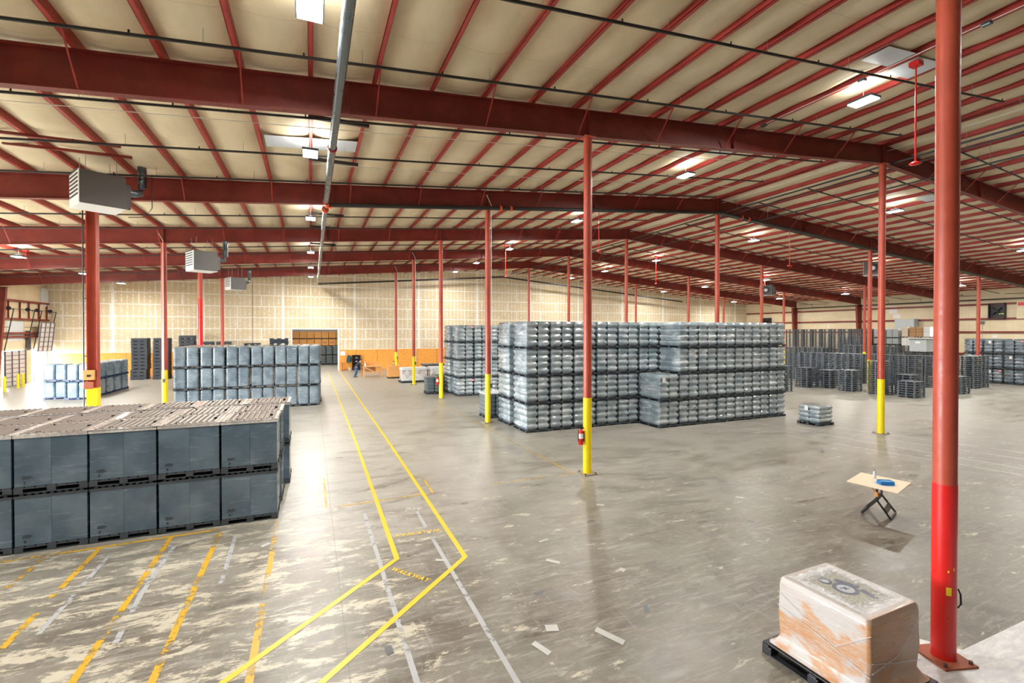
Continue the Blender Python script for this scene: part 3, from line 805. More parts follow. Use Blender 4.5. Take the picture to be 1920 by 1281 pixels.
# stencilled words
def word(loc, rz, size, label):
    cu = bpy.data.curves.new('stencil_word', 'FONT'); cu.body = 'WALKWAY'; cu.size = size; cu.space_character = 1.25; cu.extrude = .001
    cu.align_x = 'CENTER'; cu.align_y = 'CENTER'; cu.offset = .004; cu.materials.append(M['line_yellow'])
    o0 = bpy.data.objects.new('stencil_curve', cu); COL.objects.link(o0); bpy.context.view_layer.update()
    me = bpy.data.meshes.new_from_object(o0.evaluated_get(bpy.context.evaluated_depsgraph_get())); bpy.data.objects.remove(o0)
    o = bpy.data.objects.new('stencil_word', me); COL.objects.link(o); o.location = loc; o.rotation_euler = (0, 0, rz)
    o.scale = (.9, 1.0, 1); tag(o, label, 'floor lettering', 'floor markings')
word((1.67, 8.78, .005), math.atan2(-.58, .46) + .0, .165, 'yellow stencilled word WALKWAY at the near side of the bend')
word((2.19, 10.55, .005), math.atan2(-.05, .7) + math.pi, .19, 'yellow stencilled word WALKWAY reading upside down beyond the bend')
# scraps
rn = random.Random(11)
sp = [(4.05, 5.85, 25, .12, .5, 0), (3.35, 6.35, 70, .16, .2, 0), (3.0, 6.0, 20, .1, .34, 0), (3.6, 7.3, 10, .2, .09, 1), (5.4, 7.4, 30, .12, .12, 0), (.55, 5.9, 80, .1, .3, 1),
      (2.35, 9.1, 65, .07, .25, 0), (4.6, 9.1, 10, .25, .06, 0), (1.0, 6.8, 5, .1, .2, 1), (4.35, 8.2, 40, .1, .3, 0), (5.0, 6.2, -30, .08, .2, 1), (6.1, 9.6, 15, .2, .06, 1),
      (-.9, 11.2, 40, .2, .1, 0), (-.75, 10.9, 30, .16, .07, 1), (3.7, 11.9, 5, .2, .1, 1), (3.0, 5.1, 10, .12, .2, 0), (6.9, 10.4, 60, .1, .2, 0), (9.6, 8.1, 20, .1, .16, 1), (10.7, 9.4, 50, .1, .2, 0)]
for i, (x, y, a, w_, h_, d_) in enumerate(sp):
    o = MB().add([(-w_ / 2, -h_ / 2, 0), (w_ / 2, -h_ / 2 * .9, 0), (w_ / 2 * .95, h_ / 2, 0), (-w_ / 2, h_ / 2 * .92, 0)], [(0, 1, 2, 3)]).obj('floor_scrap', M['scrap_dark' if d_ else 'scrap'], None, (x, y, .006), R(a))
    tag(o, ('dark' if d_ else 'pale') + ' flat scrap stuck to the worn concrete of the open floor', 'scrap', 'flat floor scraps')

# ================================================================ pallets and loads
def rr(cx, cy, hx, hy, c, z, n=3):
    out = []
    for qx, qy, a0 in ((1, 1, 0), (-1, 1, 90), (-1, -1, 180), (1, -1, 270)):
        for i in range(n):
            a = R(a0 + 90 * i / (n - 1)); out.append((cx + qx * (hx - c) + c * math.cos(a), cy + qy * (hy - c) + c * math.sin(a), z))
    return out
def pallet_mb(hx, hy, h, slats=True):
    m = MB(); b = .07 if slats else .05
    if slats:
        n = 7
        for i in range(n):
            x = -hx + (2 * hx) * (i + .5) / n; m.box(x - hx / n * .84, x + hx / n * .84, -hy, hy, h - .022, h)
    else: m.box(-hx, hx, -hy, hy, h - .03, h)
    if slats:
        for y in (-hy + .05, 0, hy - .05): m.box(-hx, hx, y - .05, y + .05, h - .045, h - .022)
    top_ = h - (.045 if slats else .03)
    for x in (-hx + b, 0, hx - b):
        for y in (-hy + b, 0, hy - b): m.box(x - b, x + b, y - b, y + b, .018, top_)
    for x in (-hx + b, 0, hx - b): m.box(x - b, x + b, -hy, hy, 0, .018)
    for y in (-hy + .05, hy - .05): m.box(-hx, hx, y - .05, y + .05, 0, .018)
    return m
# -- loads of barrel-sided trays
def tray_mesh(hx, hy, H, layers, mat, d=.062, per=8):
    m = MB(); rings = []
    for l in range(layers):
        for i in range(per):
            u = i / per; b = math.sin(math.pi * u) ** 1.15 if u > 0 else 0
            z = H * (l + u) / layers; k = d * (1 - b)
            rings.append(rr(0, 0, hx - k, hy - k, .035, z, 3))
    rings.append(rr(0, 0, hx - d, hy - d, .035, H, 3))
    m.loft(rings); return m.mesh('tray_stack', mat)
def crate_mesh(hx, hy, H, ribs, mat, c=.10):
    m = MB(); rings = []
    for l in range(ribs):
        for u, k in ((0, .022), (.25, .0), (.7, .0), (.95, .022)):
            z = H * (l + u) / ribs
            top = max(0, (z - (H - c)) / c); e = c * .8 * (1 - math.sqrt(max(0, 1 - top * top)))
            rings.append(rr(0, 0, hx - k - e, hy - k - e, max(.03, c - e * .3), z, 4))
    m.loft(rings, smooth=False); return m.mesh('crate_stack', mat)
UH = 1.245; PHT = .105
PAL_BIG = pallet_mb(.60, .76, PHT).mesh('pallet', M['load_pallet'])
TRAY = tray_mesh(.287, .74, UH - PHT - .012, 4, M['tray'], .066)
TRAY_D = tray_mesh(.299, .62, 1.30 - PHT - .012, 4, M['tray_dark'])
TAGM = MB().box(-.09, .09, -.004, 0, -.12, .12).mesh('paper_label', M['paper'])
PINK = MB().box(-.10, .10, -.012, 0, -.06, .06).mesh('pink_tag', M['pink'])
def tray_unit(x, y, z, label, group, mesh=TRAY, pal=PAL_BIG, dx=.289, rz=0, lab=None, pink=False, jit=.012, hy=.75):
    j = random.uniform(-jit, jit)
    t = thing('wrapped_tray_load', label, 'wrapped pallet load', (x + j, y + random.uniform(-jit, jit), z), rz + random.uniform(-.006, .006), group)
    inst('pallet', pal, t)
    for s_ in (-1, 1): inst('tray_stack', mesh, t, (s_ * dx, 0, PHT + .004))
    if lab: inst('paper_label', TAGM, t, (lab[0], -hy - .012, lab[1]))
    if pink: inst('pink_tag', PINK, t, (.5, -hy - .012, 1.1))
    return t
tiers = ['bottom', 'second', 'third', 'top']
def colw(i): return ORD[i + 1] + ' column from its left end'
# wall A: front face at Y 19.1, six columns
PA = 1.235
for i in range(6):
    for k in range(4):
        tray_unit(8.78 + .6 + PA * i, 19.1 + .76, k * UH, 'wrapped tray load, %s tier, %s, left tall wall' % (tiers[k], colw(i)), 'loads of the left tall wall')
for k in range(4):
    tray_unit(8.74 + .6, 21.0 + .76, k * UH, 'wrapped tray load, %s tier, behind the left corner of the left tall wall' % tiers[k], 'loads of the left tall wall')
# wall B: front face at Y 17.6, seven columns, the first only two high
PB = 1.213
for i in range(7):
    for k in range(4):
        if i == 0 and k > 1: continue
        tray_unit(14.93 + .6 + PB * i, 17.62 + .76, k * UH, 'wrapped tray load, %s tier, %s, right tall wall' % (tiers[k], colw(i)), 'loads of the right tall wall',
                  lab=(-.35, 1.0) if (i == 0 and k == 1) else None)
for k in (2, 3):
    tray_unit(14.93 + .6 + PB, 19.16 + .76, k * UH, 'wrapped tray load, %s tier, set back beside the two-high corner of the right wall' % tiers[k], 'loads of the right tall wall')
# wall C: behind the second yellow-based column
for i in range(4):
    for k in range(4):
        tray_unit(9.42 + .58 + 1.235 * i, 31.9 + .76, k * UH, 'wrapped tray load, %s tier, %s, distant tall wall' % (tiers[k], colw(i)), 'loads of the distant tall wall', pink=(i + k) % 3 == 0)
for k in range(4):
    tray_unit(9.3 + .58, 33.7 + .76, k * UH, 'film-wrapped tray load, %s tier, at the rear left corner of the distant tall wall' % tiers[k], 'loads of the distant tall wall')
# dark loads at the far right
for i in range(4):
    for k in range(3):
        t = tray_unit(55.25 + .62, 19.13 + 1.37 * i + 0, k * 1.3, 'dark wrapped load at the far right, %s tier, %s stack from the near end' % (['bottom', 'second', 'top'][k], ORD[i + 1]), 'dark wrapped loads at right',
                      mesh=TRAY_D, rz=R(-90), pink=(i * 2 + k) % 3 == 1, hy=.62, dx=.32, lab=(-.2, 1.0) if (i + k) % 2 == 0 else None)
# small wrapped pallet in the open
TR3 = tray_mesh(.27, .50, .80, 4, M['tray'], .05)
PSM = pallet_mb(.58, .53, .13).mesh('pallet', M['load_pallet'])
t = thing('wrapped_tray_load', 'small film-wrapped grey tray pallet standing alone right of the tall wrapped wall', 'wrapped pallet load', (22.75, 15.55, 0), 0)
inst('pallet', PSM, t)
for s_ in (-1, 1): inst('tray_stack', TR3, t, (0, s_ * .26, .14), R(90))
inst('paper_label', TAGM, t, (-.52, .1, .8), R(-90))
# trays beside columns
t = thing('bare_tray_load', 'small dark grey tray pallet with white label behind the second yellow-based column', 'wrapped pallet load', (9.35 - .45, 23.65, 0), 0)
inst('pallet', PSM, t)
TRB = tray_mesh(.28, .55, 1.1, 5, M['tray_bare'], .04)
for s_ in (-1, 1): inst('tray_stack', TRB, t, (s_ * .29, 0, .14))
MB().box(-.14, .14, -.004, 0, -.2, .2).obj('paper_label', M['paper'], t, (.3, -.56, .98))
MB().box(-.6, .6, -.58, .58, 0, .06).obj('lid', M['tray_light'], t, (0, 0, 1.24))
t = thing('bare_tray_load', 'low grey tray pallet beside the yellow column with extinguisher, before the bagged pallets', 'wrapped pallet load', (8.25, 34.35, 0), 0)
inst('pallet', PSM, t)
for s_ in (-1, 1): inst('tray_stack', TRB, t, (s_ * .29, 0, .14))
t = thing('bare_tray_load', 'dark tray pallet between the extinguisher column and the distant tall wall', 'wrapped pallet load', (9.25, 36.1, 0), 0)
inst('pallet', PSM, t)
for s_ in (-1, 1): inst('tray_stack', TRB, t, (s_ * .29, 0, .14))

# -- ribbed crates, three tiers
CH = 1.222
CRATE = crate_mesh(.295, .74, CH - .15, 17, M['crate'])
PALC = pallet_mb(.61, .76, .14).mesh('pallet', M['load_pallet'])
def crate_unit(x, y, z, label, group, me=CRATE, rz=0):
    t = thing('wrapped_crate_load', label, 'wrapped pallet load', (x + random.uniform(-.012, .012), y + random.uniform(-.02, .02), z), rz + random.uniform(-.006, .006), group)
    inst('pallet', PALC, t)
    for s_ in (-1, 1): inst('crate_stack', me, t, (s_ * .302, 0, .145))
for i in range(6):
    for k in range(3):
        crate_unit(.5 - .62 - 1.262 * i, 31.4 + .76, k * CH, 'blue-grey ribbed crate load, %s tier, %s from the aisle in the front row' % (['bottom', 'middle', 'top'][k], ORD[i + 1]), 'ribbed crates front row')
for j in (1, 2):
    for i in range(6):
        for k in range(3):
            if k < 2 and i > 0: continue
            crate_unit(.55 + .04 * j - .62 - 1.262 * i, 31.4 + .76 + 1.6 * j, k * CH, 'blue-grey ribbed crate load, %s tier, %s from the aisle in the %s row' % (['bottom', 'middle', 'top'][k], ORD[i + 1], ['', 'middle', 'rear'][j]), 'ribbed crates rear rows')
# pale crates by the dock
CRD = crate_mesh(.295, .60, 1.17 - .15, 14, M['crate_day'])
PALD = pallet_mb(.61, .62, .14).mesh('pallet', plain('blue_pallet', (.03, .06, .14), .4))
def dock_unit(x, y, z, label, me=CRD):
    t = thing('wrapped_crate_load', label, 'wrapped pallet load', (x, y, z), random.uniform(-.02, .02), 'pale crates by the dock')
    inst('pallet', PALD, t)
    for s_ in (-1, 1): inst('crate_stack', me, t, (s_ * .302, 0, .145))
for k in (0, 1):
    tn = ['lower', 'upper'][k]
    dock_unit(-15.75, 41.6, k * 1.18, 'pale blue crate load by the dock doors, %s tier, left of the front pair' % tn)
    for j in range(5):
        dock_unit(-14.25 + .03 * j, 40.8 + 1.42 * j, k * 1.18, 'pale crate load by the dock doors, %s tier, %s back along the right side' % (tn, ORD[j + 1]), CRD if j == 0 else crate_mesh(.295, .60, 1.02, 14, M['crate']) if j == 1 and k == 0 else CRD)

# -- ribbed-lid sheet boxes at the left
BH, BW, BD = 1.205, 1.205, 1.265
def lid_mb():
    m = MB(); hx, hy = BW / 2 - .012, BD / 2 - .01
    m.box(-hx, hx, -hy, hy, 0, .05)
    n = 9
    for i in range(n):
        cx = -hx + .05 + (2 * hx - .1) * (i + .5) / n; w_ = (2 * hx - .1) / n * .60
        vs = []
        for yy in (-hy + .03, hy - .03):
            for a in (0, 45, 90, 135, 180): vs.append((cx + w_ / 2 * math.cos(R(a)), yy, .05 + .052 * math.sin(R(a))))
        m.add(vs, [(q, q + 1, q + 6, q + 5) for q in range(4)] + [(4, 3, 2, 1, 0), (5, 6, 7, 8, 9)])
    return m
def lid_with_holes():
    m = lid_mb(); m.cur = 1
    for (x, y) in ((-.25, -.48), (.42, .0), (-.35, .40)):
        m.box(x - .035, x + .035, y - .010, y + .010, .05, .105)
    return m
LIDD = lid_mb().mesh('ribbed_lid', M['load_pallet']); LIDH = lid_with_holes().mesh('ribbed_lid', [M['lid'], M['dark']])  # lower lids use the dark colour, top lids the warm-lit one
hxb, hyb = BW / 2 - .025, BD / 2 - .02
SHEET = MB().box(-.288, .288, -hyb, hyb, 0, BH - .15 - .06)
SHEETM = SHEET.mesh('sheet_stack', M['box_sheet'])
bp = pallet_mb(BW / 2 - .012, BD / 2 - .01, .14).mesh('pallet', M['load_pallet'])
ed = MB(); hx, hy = BW / 2 - .006, BD / 2 - .004
for (a, b, c, d_) in ((-hx, hx, -hy, -hy + .05), (-hx, hx, hy - .05, hy), (-hx, -hx + .08, -hy, hy), (hx - .08, hx, -hy, hy)): ed.box(a, b, c, d_, .052, .078)
for (a, b, c, d_) in ((-hx, hx, -hy, -hy + .006), (-hx, hx, hy - .006, hy), (-hx, -hx + .006, -hy, hy), (hx - .006, hx, -hy, hy)): ed.box(a, b, c, d_, .0, .062)
EDGEM = ed.mesh('bunched_film_rim', M['wrap_edge'])
PRT = MB()
for q, (zz, w_) in enumerate(((.26, .13), (.235, .16), (.21, .12))): PRT.box(-.46, -.46 + w_, -hyb - .003, -hyb - .0005, zz, zz + .012)
PRT.box(-.44, -.40, -hyb - .003, -hyb - .0005, .14, .16).box(-.43, -.41, -hyb - .003, -hyb - .0005, .11, .14)
PRTM = PRT.mesh('stamped_print', M['dark'])
def lid_box(x, y, z, label, front, top):
    t = thing('ribbed_lid_box', label, 'pallet box', (x, y, z), random.uniform(-.004, .004), 'ribbed-lid pallet boxes')
    inst('pallet', bp, t)
    for s_ in (-1, 1): inst('sheet_stack', SHEETM, t, (s_ * .290, 0, .145))
    inst('ribbed_lid', LIDH if top else LIDD, t, (0, 0, BH - .072 + (0 if top else -.022)))
    if top:
        inst('bunched_film_rim', EDGEM, t, (0, 0, BH - .072))
    if front: inst('stamped_print', PRTM, t, (0, 0, .08))
for i in range(6):
    for j in range(3):
        for k in range(2):
            if j > 0 and k == 0 and i > 0: continue
            xs_ = -.74 - BW / 2 - BW * i + (.16 if j == 2 else .03 * j); ys_ = 12.70 + BD / 2 + 1.285 * j + (.26 if j == 2 else 0)
            lid_box(xs_, ys_, k * BH, 'film-wrapped box%s, %s tier, %s from the aisle, %s row' % (' with ribbed lid' if k else '', ['lower', 'upper'][k], ORD[i + 1], ['front', 'middle', 'rear'][j]), j == 0, k == 1)

# -- folded black dunnage piles at the left back
def dunnage(w_, d_, H, n, seed):
    rn_ = random.Random(seed); m = MB()
    for i in range(n):
        z = H * i / n; e = rn_.uniform(-.03, .03)
        if i % 5 == 0:
            for q in (-1, 0, 1): m.box(q * (w_ - .1) - .1, q * (w_ - .1) + .1, -d_, d_, z, z + H / n * .9)
        else: m.box(-w_ + e, w_ + e, -d_, d_, z, z + H / n * .72); m.box(-w_ * .94, w_ * .94, -d_ * .94, d_ * .94, z + H / n * .7, z + H / n)
    return m
tnm = ['bottom', 'second', 'third', 'top']
for i, (x, y, n) in enumerate(((-14.95, 55.4, 4), (-13.15, 55.1, 4), (-11.2, 55.3, 4))):
    for k in range(n):
        o = dunnage(.62, .6, [.98, .98, 1.04][i] - .01, 15, i * 7 + k).obj('folded_crate_pile', M['dunnage'], None, (x + random.uniform(-.05, .05), y, k * [.98, .98, 1.04][i]))
        tag(o, 'dark folded crates, %s in the %s tall pile from the dock doors' % (tnm[k], ORD[i + 1]), 'folded crate pile', 'dark folded crate piles')
for i, (x, y, z0) in enumerate(((-9.6, 55.5, 0), (-8.1, 55.5, 0))):
    for k in range(3):
        o = dunnage(.6, .6, 1.16 if k else 1.17, 14, 40 + i * 3 + k).obj('folded_crate_pile', M['dunnage'], None, (x, y, k * 1.18 if k else 0))
        tag(o, 'dark folded crates, %s in the low pile behind the crates, %s from the dock' % (tnm[k], ['nearer', 'farther'][i]), 'folded crate pile', 'dark folded crate piles')
o = dunnage(.55, .5, .42, 6, 61).obj('folded_crate_pile', M['dunnage'], None, (-1.96, 35.2, 3.67)); tag(o, 'small pile of dark folded crates lying on the wrapped crates, left of the wall opening', 'folded crate pile')
o = dunnage(.45, .4, .1, 2, 62).obj('folded_crate_pile', M['dunnage'], None, (-3.5, 35.0, 3.67)); tag(o, 'flat dark folded crate lying on the wrapped crates near the thin red column', 'folded crate pile')
for k in range(2):
    t = thing('orange_crate_load', 'orange film-wrapped load, %s, between the dark piles and the ribbed crates' % ['lower', 'upper'][k], 'wrapped pallet load', (-9.35, 46.0, k * 1.2))
    inst('pallet', PALC, t); MB().loft([rr(0, 0, .55, .55, .06, z, 3) for z in (.145, .6, 1.15)]).obj('load', M['carton'], t)

# -- white bagged pallets
BAG = MB(); rings = []
for l in range(8):
    for u, k in ((0, .04), (.3, 0), (.7, 0), (.97, .04)): rings.append(rr(0, 0, .56 - k, .58 - k, .10, 1.15 * (l + u) / 8, 4))
BAGM = BAG.loft(rings).mesh('bag_stack', M['bag_film'])
for i, (x, y) in enumerate(((7.9, 42.85), (9.1, 42.9), (10.5, 43.0), (11.6, 43.05))):
    t = thing('bagged_pallet', 'white film-wrapped pallet of bags, %s from the brown carton' % ORD[i + 1], 'bagged pallet', (x, y, 0), 0, 'white bagged pallets')
    inst('pallet', PALC, t); inst('bag_stack', BAGM, t, (0, 0, .15))
    MB().loft([rr(0, 0, .575, .595, .10, z, 4) for z in (1.1, 1.31)]).obj('top_sheet', M['white_sheet'], t)
o = pallet_mb(1.1, .6, .14).obj('black_pallet', M['pallet'], None, (10.9, 45.2, 1.3)); tag(o, 'dark pallet lying on top behind the white bagged pallets', 'pallet')
t = MB().box(-1.0, 1.0, -.5, .5, 0, 1.29).obj('dark_bin', M['pallet'], None, (10.9, 45.2, 0)); tag(t, 'dark bin behind the white bagged pallets', 'bin')

# ---------------------------------------------------------------- black pallet stacks on the right
PP = .1605
PM = pallet_mb(.60, .52, .152, False).mesh('black_pallet', M['pallet'])
def pstack(x, y, n, rz, where_, group='black pallets in the open stacks', z0=0, me=PM):
    for k in range(n):
        o = inst('black_pallet', me, None, (x + random.uniform(-.012, .012), y + random.uniform(-.012, .012), z0 + k * PP), rz + random.uniform(-.012, .012))
        tag(o, 'black pallet, %s up, in %s' % (ORD[k + 1], where_), 'pallet', group)
q = R(90)
pstack(33.15, 25.4, 12, q, 'the stack just right of the tall wrapped wall')
pstack(37.25, 26.25, 10, 0, 'the first short stack, left of the extra-low one')
pstack(38.5, 25.25, 9, 0, 'the second short stack from the tall wrapped wall')
pstack(37.98, 23.25, 10, 0, 'the third short stack, left of the yellow-banded column')
pstack(38.05, 21.2, 15, 0, 'the tall stack behind the lone yellow-based column')
pstack(38.1, 19.3, 7, 0, 'the lowest stack, right of the lone yellow-based column')
pstack(43.55, 19.2, 8, 0, 'the short stack showing right of the thick column')
pstack(39.6, 20.3, 9, 0, 'the stack just behind the lowest one')
pstack(41.4, 29.3, 8, 0, 'the far short stack behind the first one')
pstack(41.6, 26.6, 8, 0, 'the far short stack behind the second one')
rowp = [(42.51, 31.3), (42.85, 30.37), (43.18, 29.47), (43.52, 28.55), (43.86, 27.65), (44.2, 26.73), (44.55, 25.8), (44.9, 24.83), (45.25, 23.87), (45.62, 22.88), (46.0, 21.86)]
for i, (x, y) in enumerate(rowp):
    for k in range(16):
        if k < 3 and i < 7: zz = None
        o = inst('black_pallet', PM, None, (x + .57 + random.uniform(-.01, .01), y + .2, k * PP), R(-70) + random.uniform(-.01, .01))
        o.scale = (.80, 1, 1)
        tag(o, 'black pallet, %s from the floor, long row, %s stack from its left end' % (ORD[k + 1], ORD[i + 1]), 'pallet', 'black pallets in the long row')
for i, (x, y) in enumerate(((48.75, 20.7), (50.25, 20.85))):
    pstack(x, y, 16, 0, ['the inner', 'the outermost'][i] + ' right end stack of the long row', 'black pallets in the long row')
# everything farther: one mass of pallets
far = MB()
def farstack(x, y, n, hx=.56, hy=.58):
    for k in range(n):
        z = k * .168
        far.box(x - hx, x + hx, y - hy, y + hy, z + .115, z + .158); far.box(x - hx, x + hx, y - hy, y + hy, z, z + .02)
        for a in (-1, 0, 1): far.box(x - hx, x - hx + .14, y + a * (hy - .08) - .07, y + a * (hy - .08) + .07, z + .02, z + .115); far.box(x + a * (hx - .08) - .07, x + a * (hx - .08) + .07, y - hy, y - hy + .14, z + .02, z + .115)
for i in range(9): farstack(60.6, 35.1 + 1.2 * i, 29)
for i in range(2): farstack(57.6, 34.5 + 1.2 * i, 24)
for i in range(4): farstack(55.6, 37.4 + 1.2 * i, 16)
for i in range(5): farstack(55.8, 29.2 + 1.2 * i, 18 if i > 0 else 14)
for i in range(5): farstack(60.6, 28.7 + 1.25 * i, 18)
tag(far.obj('pallet_mass', M['pallet']), 'dark mass of stacked black pallets filling the back right of the warehouse', 'pallets', None, 'stuff')
# goods on top of the far pallets
def ltray(x, y, z, label, H=1.3):
    t = thing('grey_tray_load', label, 'tray load', (x, y, z), R(-90), 'light grey tray loads'); inst('pallet', PSM, t)
    me = tray_mesh(.29, .55, H - .14, 4, M['tray_light'], .03, 4)
    for s_ in (-1, 1): inst('tray_stack', me, t, (s_ * .3, 0, .135))
zf = 18 * .168
for i, y in enumerate((31.4 + .9, 33.6)):
    ltray(60.6, y, zf, 'light grey tray load, lower, %s of the two on the far pallets' % ['right', 'left'][i], .75)
    ltray(60.6, y, zf + .76, 'light grey tray load, upper, %s of the two on the far pallets' % ['right', 'left'][i], 1.1)
def cartons(x, y, z, ny, nz, s_, h, mat, nm, label, grp):
    for a in range(ny):
        for b in range(nz):
            o = bev(MB().box(-.5, .5, -s_ / 2 + .01, s_ / 2 - .01, 0, h - .015).obj(nm, mat, None, (x, y + s_ * a, z + h * b)), .01)
            tag(o, label % (ORD[b + 1] + ' up', ORD[a + 1]), 'box', grp)
cartons(60.4, 28.75, zf, 5, 2, .57, .42, M['white'], 'white_box', 'white box on the far pallets, %s, %s from the right', 'white boxes on the far pallets')
o = pallet_mb(.6, 1.4, .12, False).obj('black_pallet', M['pallet'], None, (60.5, 30.05, zf + .85)); tag(o, 'long dark pallet between the white boxes and brown cartons at the far right', 'pallet')
cartons(60.4, 28.9 + .75, zf + .98, 2, 4, .62, .26, M['carton_brown'], 'brown_carton', 'brown carton on the far pallets, %s, %s from the right', 'brown cartons on the far pallets')
cartons(60.4, 29.0, zf + .98, 1, 4, .62, .26, M['white'], 'white_box', 'white box at the right end of the brown cartons, %s, %s and only column', 'white boxes beside the cartons')
cartons(60.4, 31.0, zf + .98, 1, 4, .6, .26, plain('cream_box', (.72, .62, .48), .7), 'cream_box', 'cream box at the left end of the brown cartons, %s, %s and only column', 'cream boxes beside the cartons')
t = thing('bulk_box', 'large light grey box on the pallets beside the thick red column', 'box', (56.0, 27.55, 2.43), 0)
bev(MB().box(-.6, .6, -.72, .72, .12, 1.30).obj('body', M['tray_light'], t), .02); MB().box(-.63, .63, -.75, .75, 1.28, 1.36).obj('lid', M['galv'], t); inst('pallet', PSM, t)
MB().box(-.61, -.603, -.2, .2, .95, 1.12).obj('paper_label', M['paper'], t)
farb = MB()
# ---------------------------------------------------------------- goods in the room beyond
for k in range(2):
    for i in range(7):
        t = thing('large_carton', 'orange-brown carton beyond the wall opening, %s row, %s from the left' % (['lower', 'upper'][k], ORD[i + 1]), 'box', (-1.9 + .92 * i, 70.2, 2.55 + k * 1.02), 0, 'cartons beyond the opening')
        bev(MB().box(-.43, .43, -.5, .5, .1, .96).obj('body', M['carton'], t), .012); MB().box(-.42, .42, -.48, .48, 0, .1).obj('pallet', M['dark'], t)
        if k == 0 and i in (4, 5): MB().box(-.22, -.12, -.505, -.5, .45, .55).box(-.06, .04, -.505, -.5, .45, .55).box(.1, .2, -.505, -.5, .45, .55).obj('stamped_print', M['dark'], t)
for k in range(2):
    for i in range(8):
        t = thing('grey_tray_load', 'grey tray load beyond the opening, %s tier, %s from the left' % (['bottom', 'upper'][k], ORD[i + 1]), 'tray load', (-2.0 + .86 * i, 70.2, k * 1.27), 0, 'trays beyond the opening')
        if k == 0 and i == 0: BEY = tray_mesh(.40, .5, 1.12, 4, M['tray_bare'], .03, 4); BEP = pallet_mb(.41, .5, .13, False).mesh('pallet', M['dark'])
        inst('pallet', BEP, t); inst('tray_stack', BEY, t, (0, 0, .135))

# ================================================================ single things
# foreground wrapped pallet
t = thing('wrapped_pallet', 'cardboard load wrapped in white stretch film on a black pallet, beside the thick red column', 'wrapped pallet load', (6.50, 4.02, 0), R(1))
bev(pallet_mb(.66, .72, .16).obj('pallet', M['dark'], t), .008)
ld = MB(); rings = []
rs = random.Random(5); N = 12
zz = [.17, .2, .3, .45, .6, .75, .9, 1.0, 1.07, 1.105]
hx, hy = .515, .585
for i, z in enumerate(zz):
    k = [.10, .045, .01, 0, -.008, -.004, 0, .0, .008, .028][i]
    ex = k if i > 1 else -k
    ring_ = rr(0, 0, hx - (k if i > 1 else -k), hy - (k if i > 1 else -k * .9), .045 + abs(k) * .3, z, 6)
    ring_ = [(x + rs.uniform(-.004, .004), y + rs.uniform(-.004, .004), zq + rs.uniform(-.003, .003)) for x, y, zq in ring_]
    rings.append(ring_)
ld.loft(rings, True, False)
ld.add(rings[0], [tuple(range(len(rings[0])))[::-1]])
# rim of the top: flat band, then recess where the printed sheet shows
top = rings[-1]; inner = [(x * .86, y * .87, 1.112) for x, y, _ in top]; inner2 = [(x * .80, y * .82, 1.095) for x, y, _ in top]
n = len(top); ld.loft([top, inner, inner2], True, False); ld.add(inner2, [tuple(range(n))])
ld.obj('film_wrapped_carton', M['card_film'], t)
ps = MB().box(-.40, .40, -.46, .46, 1.096, 1.100).obj('printed_sheet', M['print_ground'], t)
def annulus(cx, cy, r0, r1, z0, z1, n=36):
    m = MB(); vs = []
    for z in (z0, z1):
        for r_ in (r0, r1): vs += [(cx + r_ * math.cos(2 * math.pi * i / n), cy + r_ * math.sin(2 * math.pi * i / n), z) for i in range(n)]
    f = []
    for i in range(n):
        j = (i + 1) % n; f += [(2 * n + i, 3 * n + i, 3 * n + j, 2 * n + j), (n + i, n + j, 3 * n + j, 3 * n + i), (i, 2 * n + i, 2 * n + j, j)]
    return m.add(vs, f)
annulus(.0, .0, .105, .15, 1.100, 1.103).obj('ring_print', M['navy'], ps)
annulus(.0, .0, .0, .10, 1.100, 1.102).obj('disc_print', M['pale_print'], ps)
annulus(-.05, .24, .05, .085, 1.100, 1.103).obj('ring_print', M['navy'], ps)
annulus(-.05, .24, .0, .048, 1.100, 1.102).obj('disc_print', M['pale_print'], ps)
MB().bar((-.02, -.02, 1.1035), (.03, .03, 1.1035), .025, .002).bar((-.05, .04, 1.1035), (.05, -.02, 1.1035), .02, .002).obj('bird_print', M['navy'], ps)
MB().bar((.1, .2, 1.1025), (.2, -.05, 1.1025), .09, .002).bar((.16, -.1, 1.1025), (.12, -.3, 1.1025), .08, .002).obj('border_print', M['navy'], ps)
cf = MB(); NX, NY = 16, 16; vs = []
for j in range(NY + 1):
    for i in range(NX + 1):
        x = -.43 + .86 * i / NX; y = -.495 + .99 * j / NY
        vs.append((x, y, 1.110 + .006 * math.sin(i * 1.7 + j * .6) * math.sin(j * 1.1)))
cf.add(vs, [(j * (NX + 1) + i, j * (NX + 1) + i + 1, (j + 1) * (NX + 1) + i + 1, (j + 1) * (NX + 1) + i) for j in range(NY) for i in range(NX)], True)
cf.obj('clear_film', M['clear_film'], t)
# twisted ropes of film
for pts in ([(-.525, -.60, .95), (-.53, -.2, .6), (-.53, .2, .75), (-.525, .58, .9)], [(-.53, -.59, .45), (-.535, 0, .62), (-.53, .58, .72)], [(-.5, -.6, .5), (0, -.603, .58), (.5, -.6, .95)], [(-.5, -.6, .62), (0, -.603, .5), (.5, -.6, .4)]):
    MB().tube(pts, .0035, 5).obj('film_rope', M['white_sheet'], t)

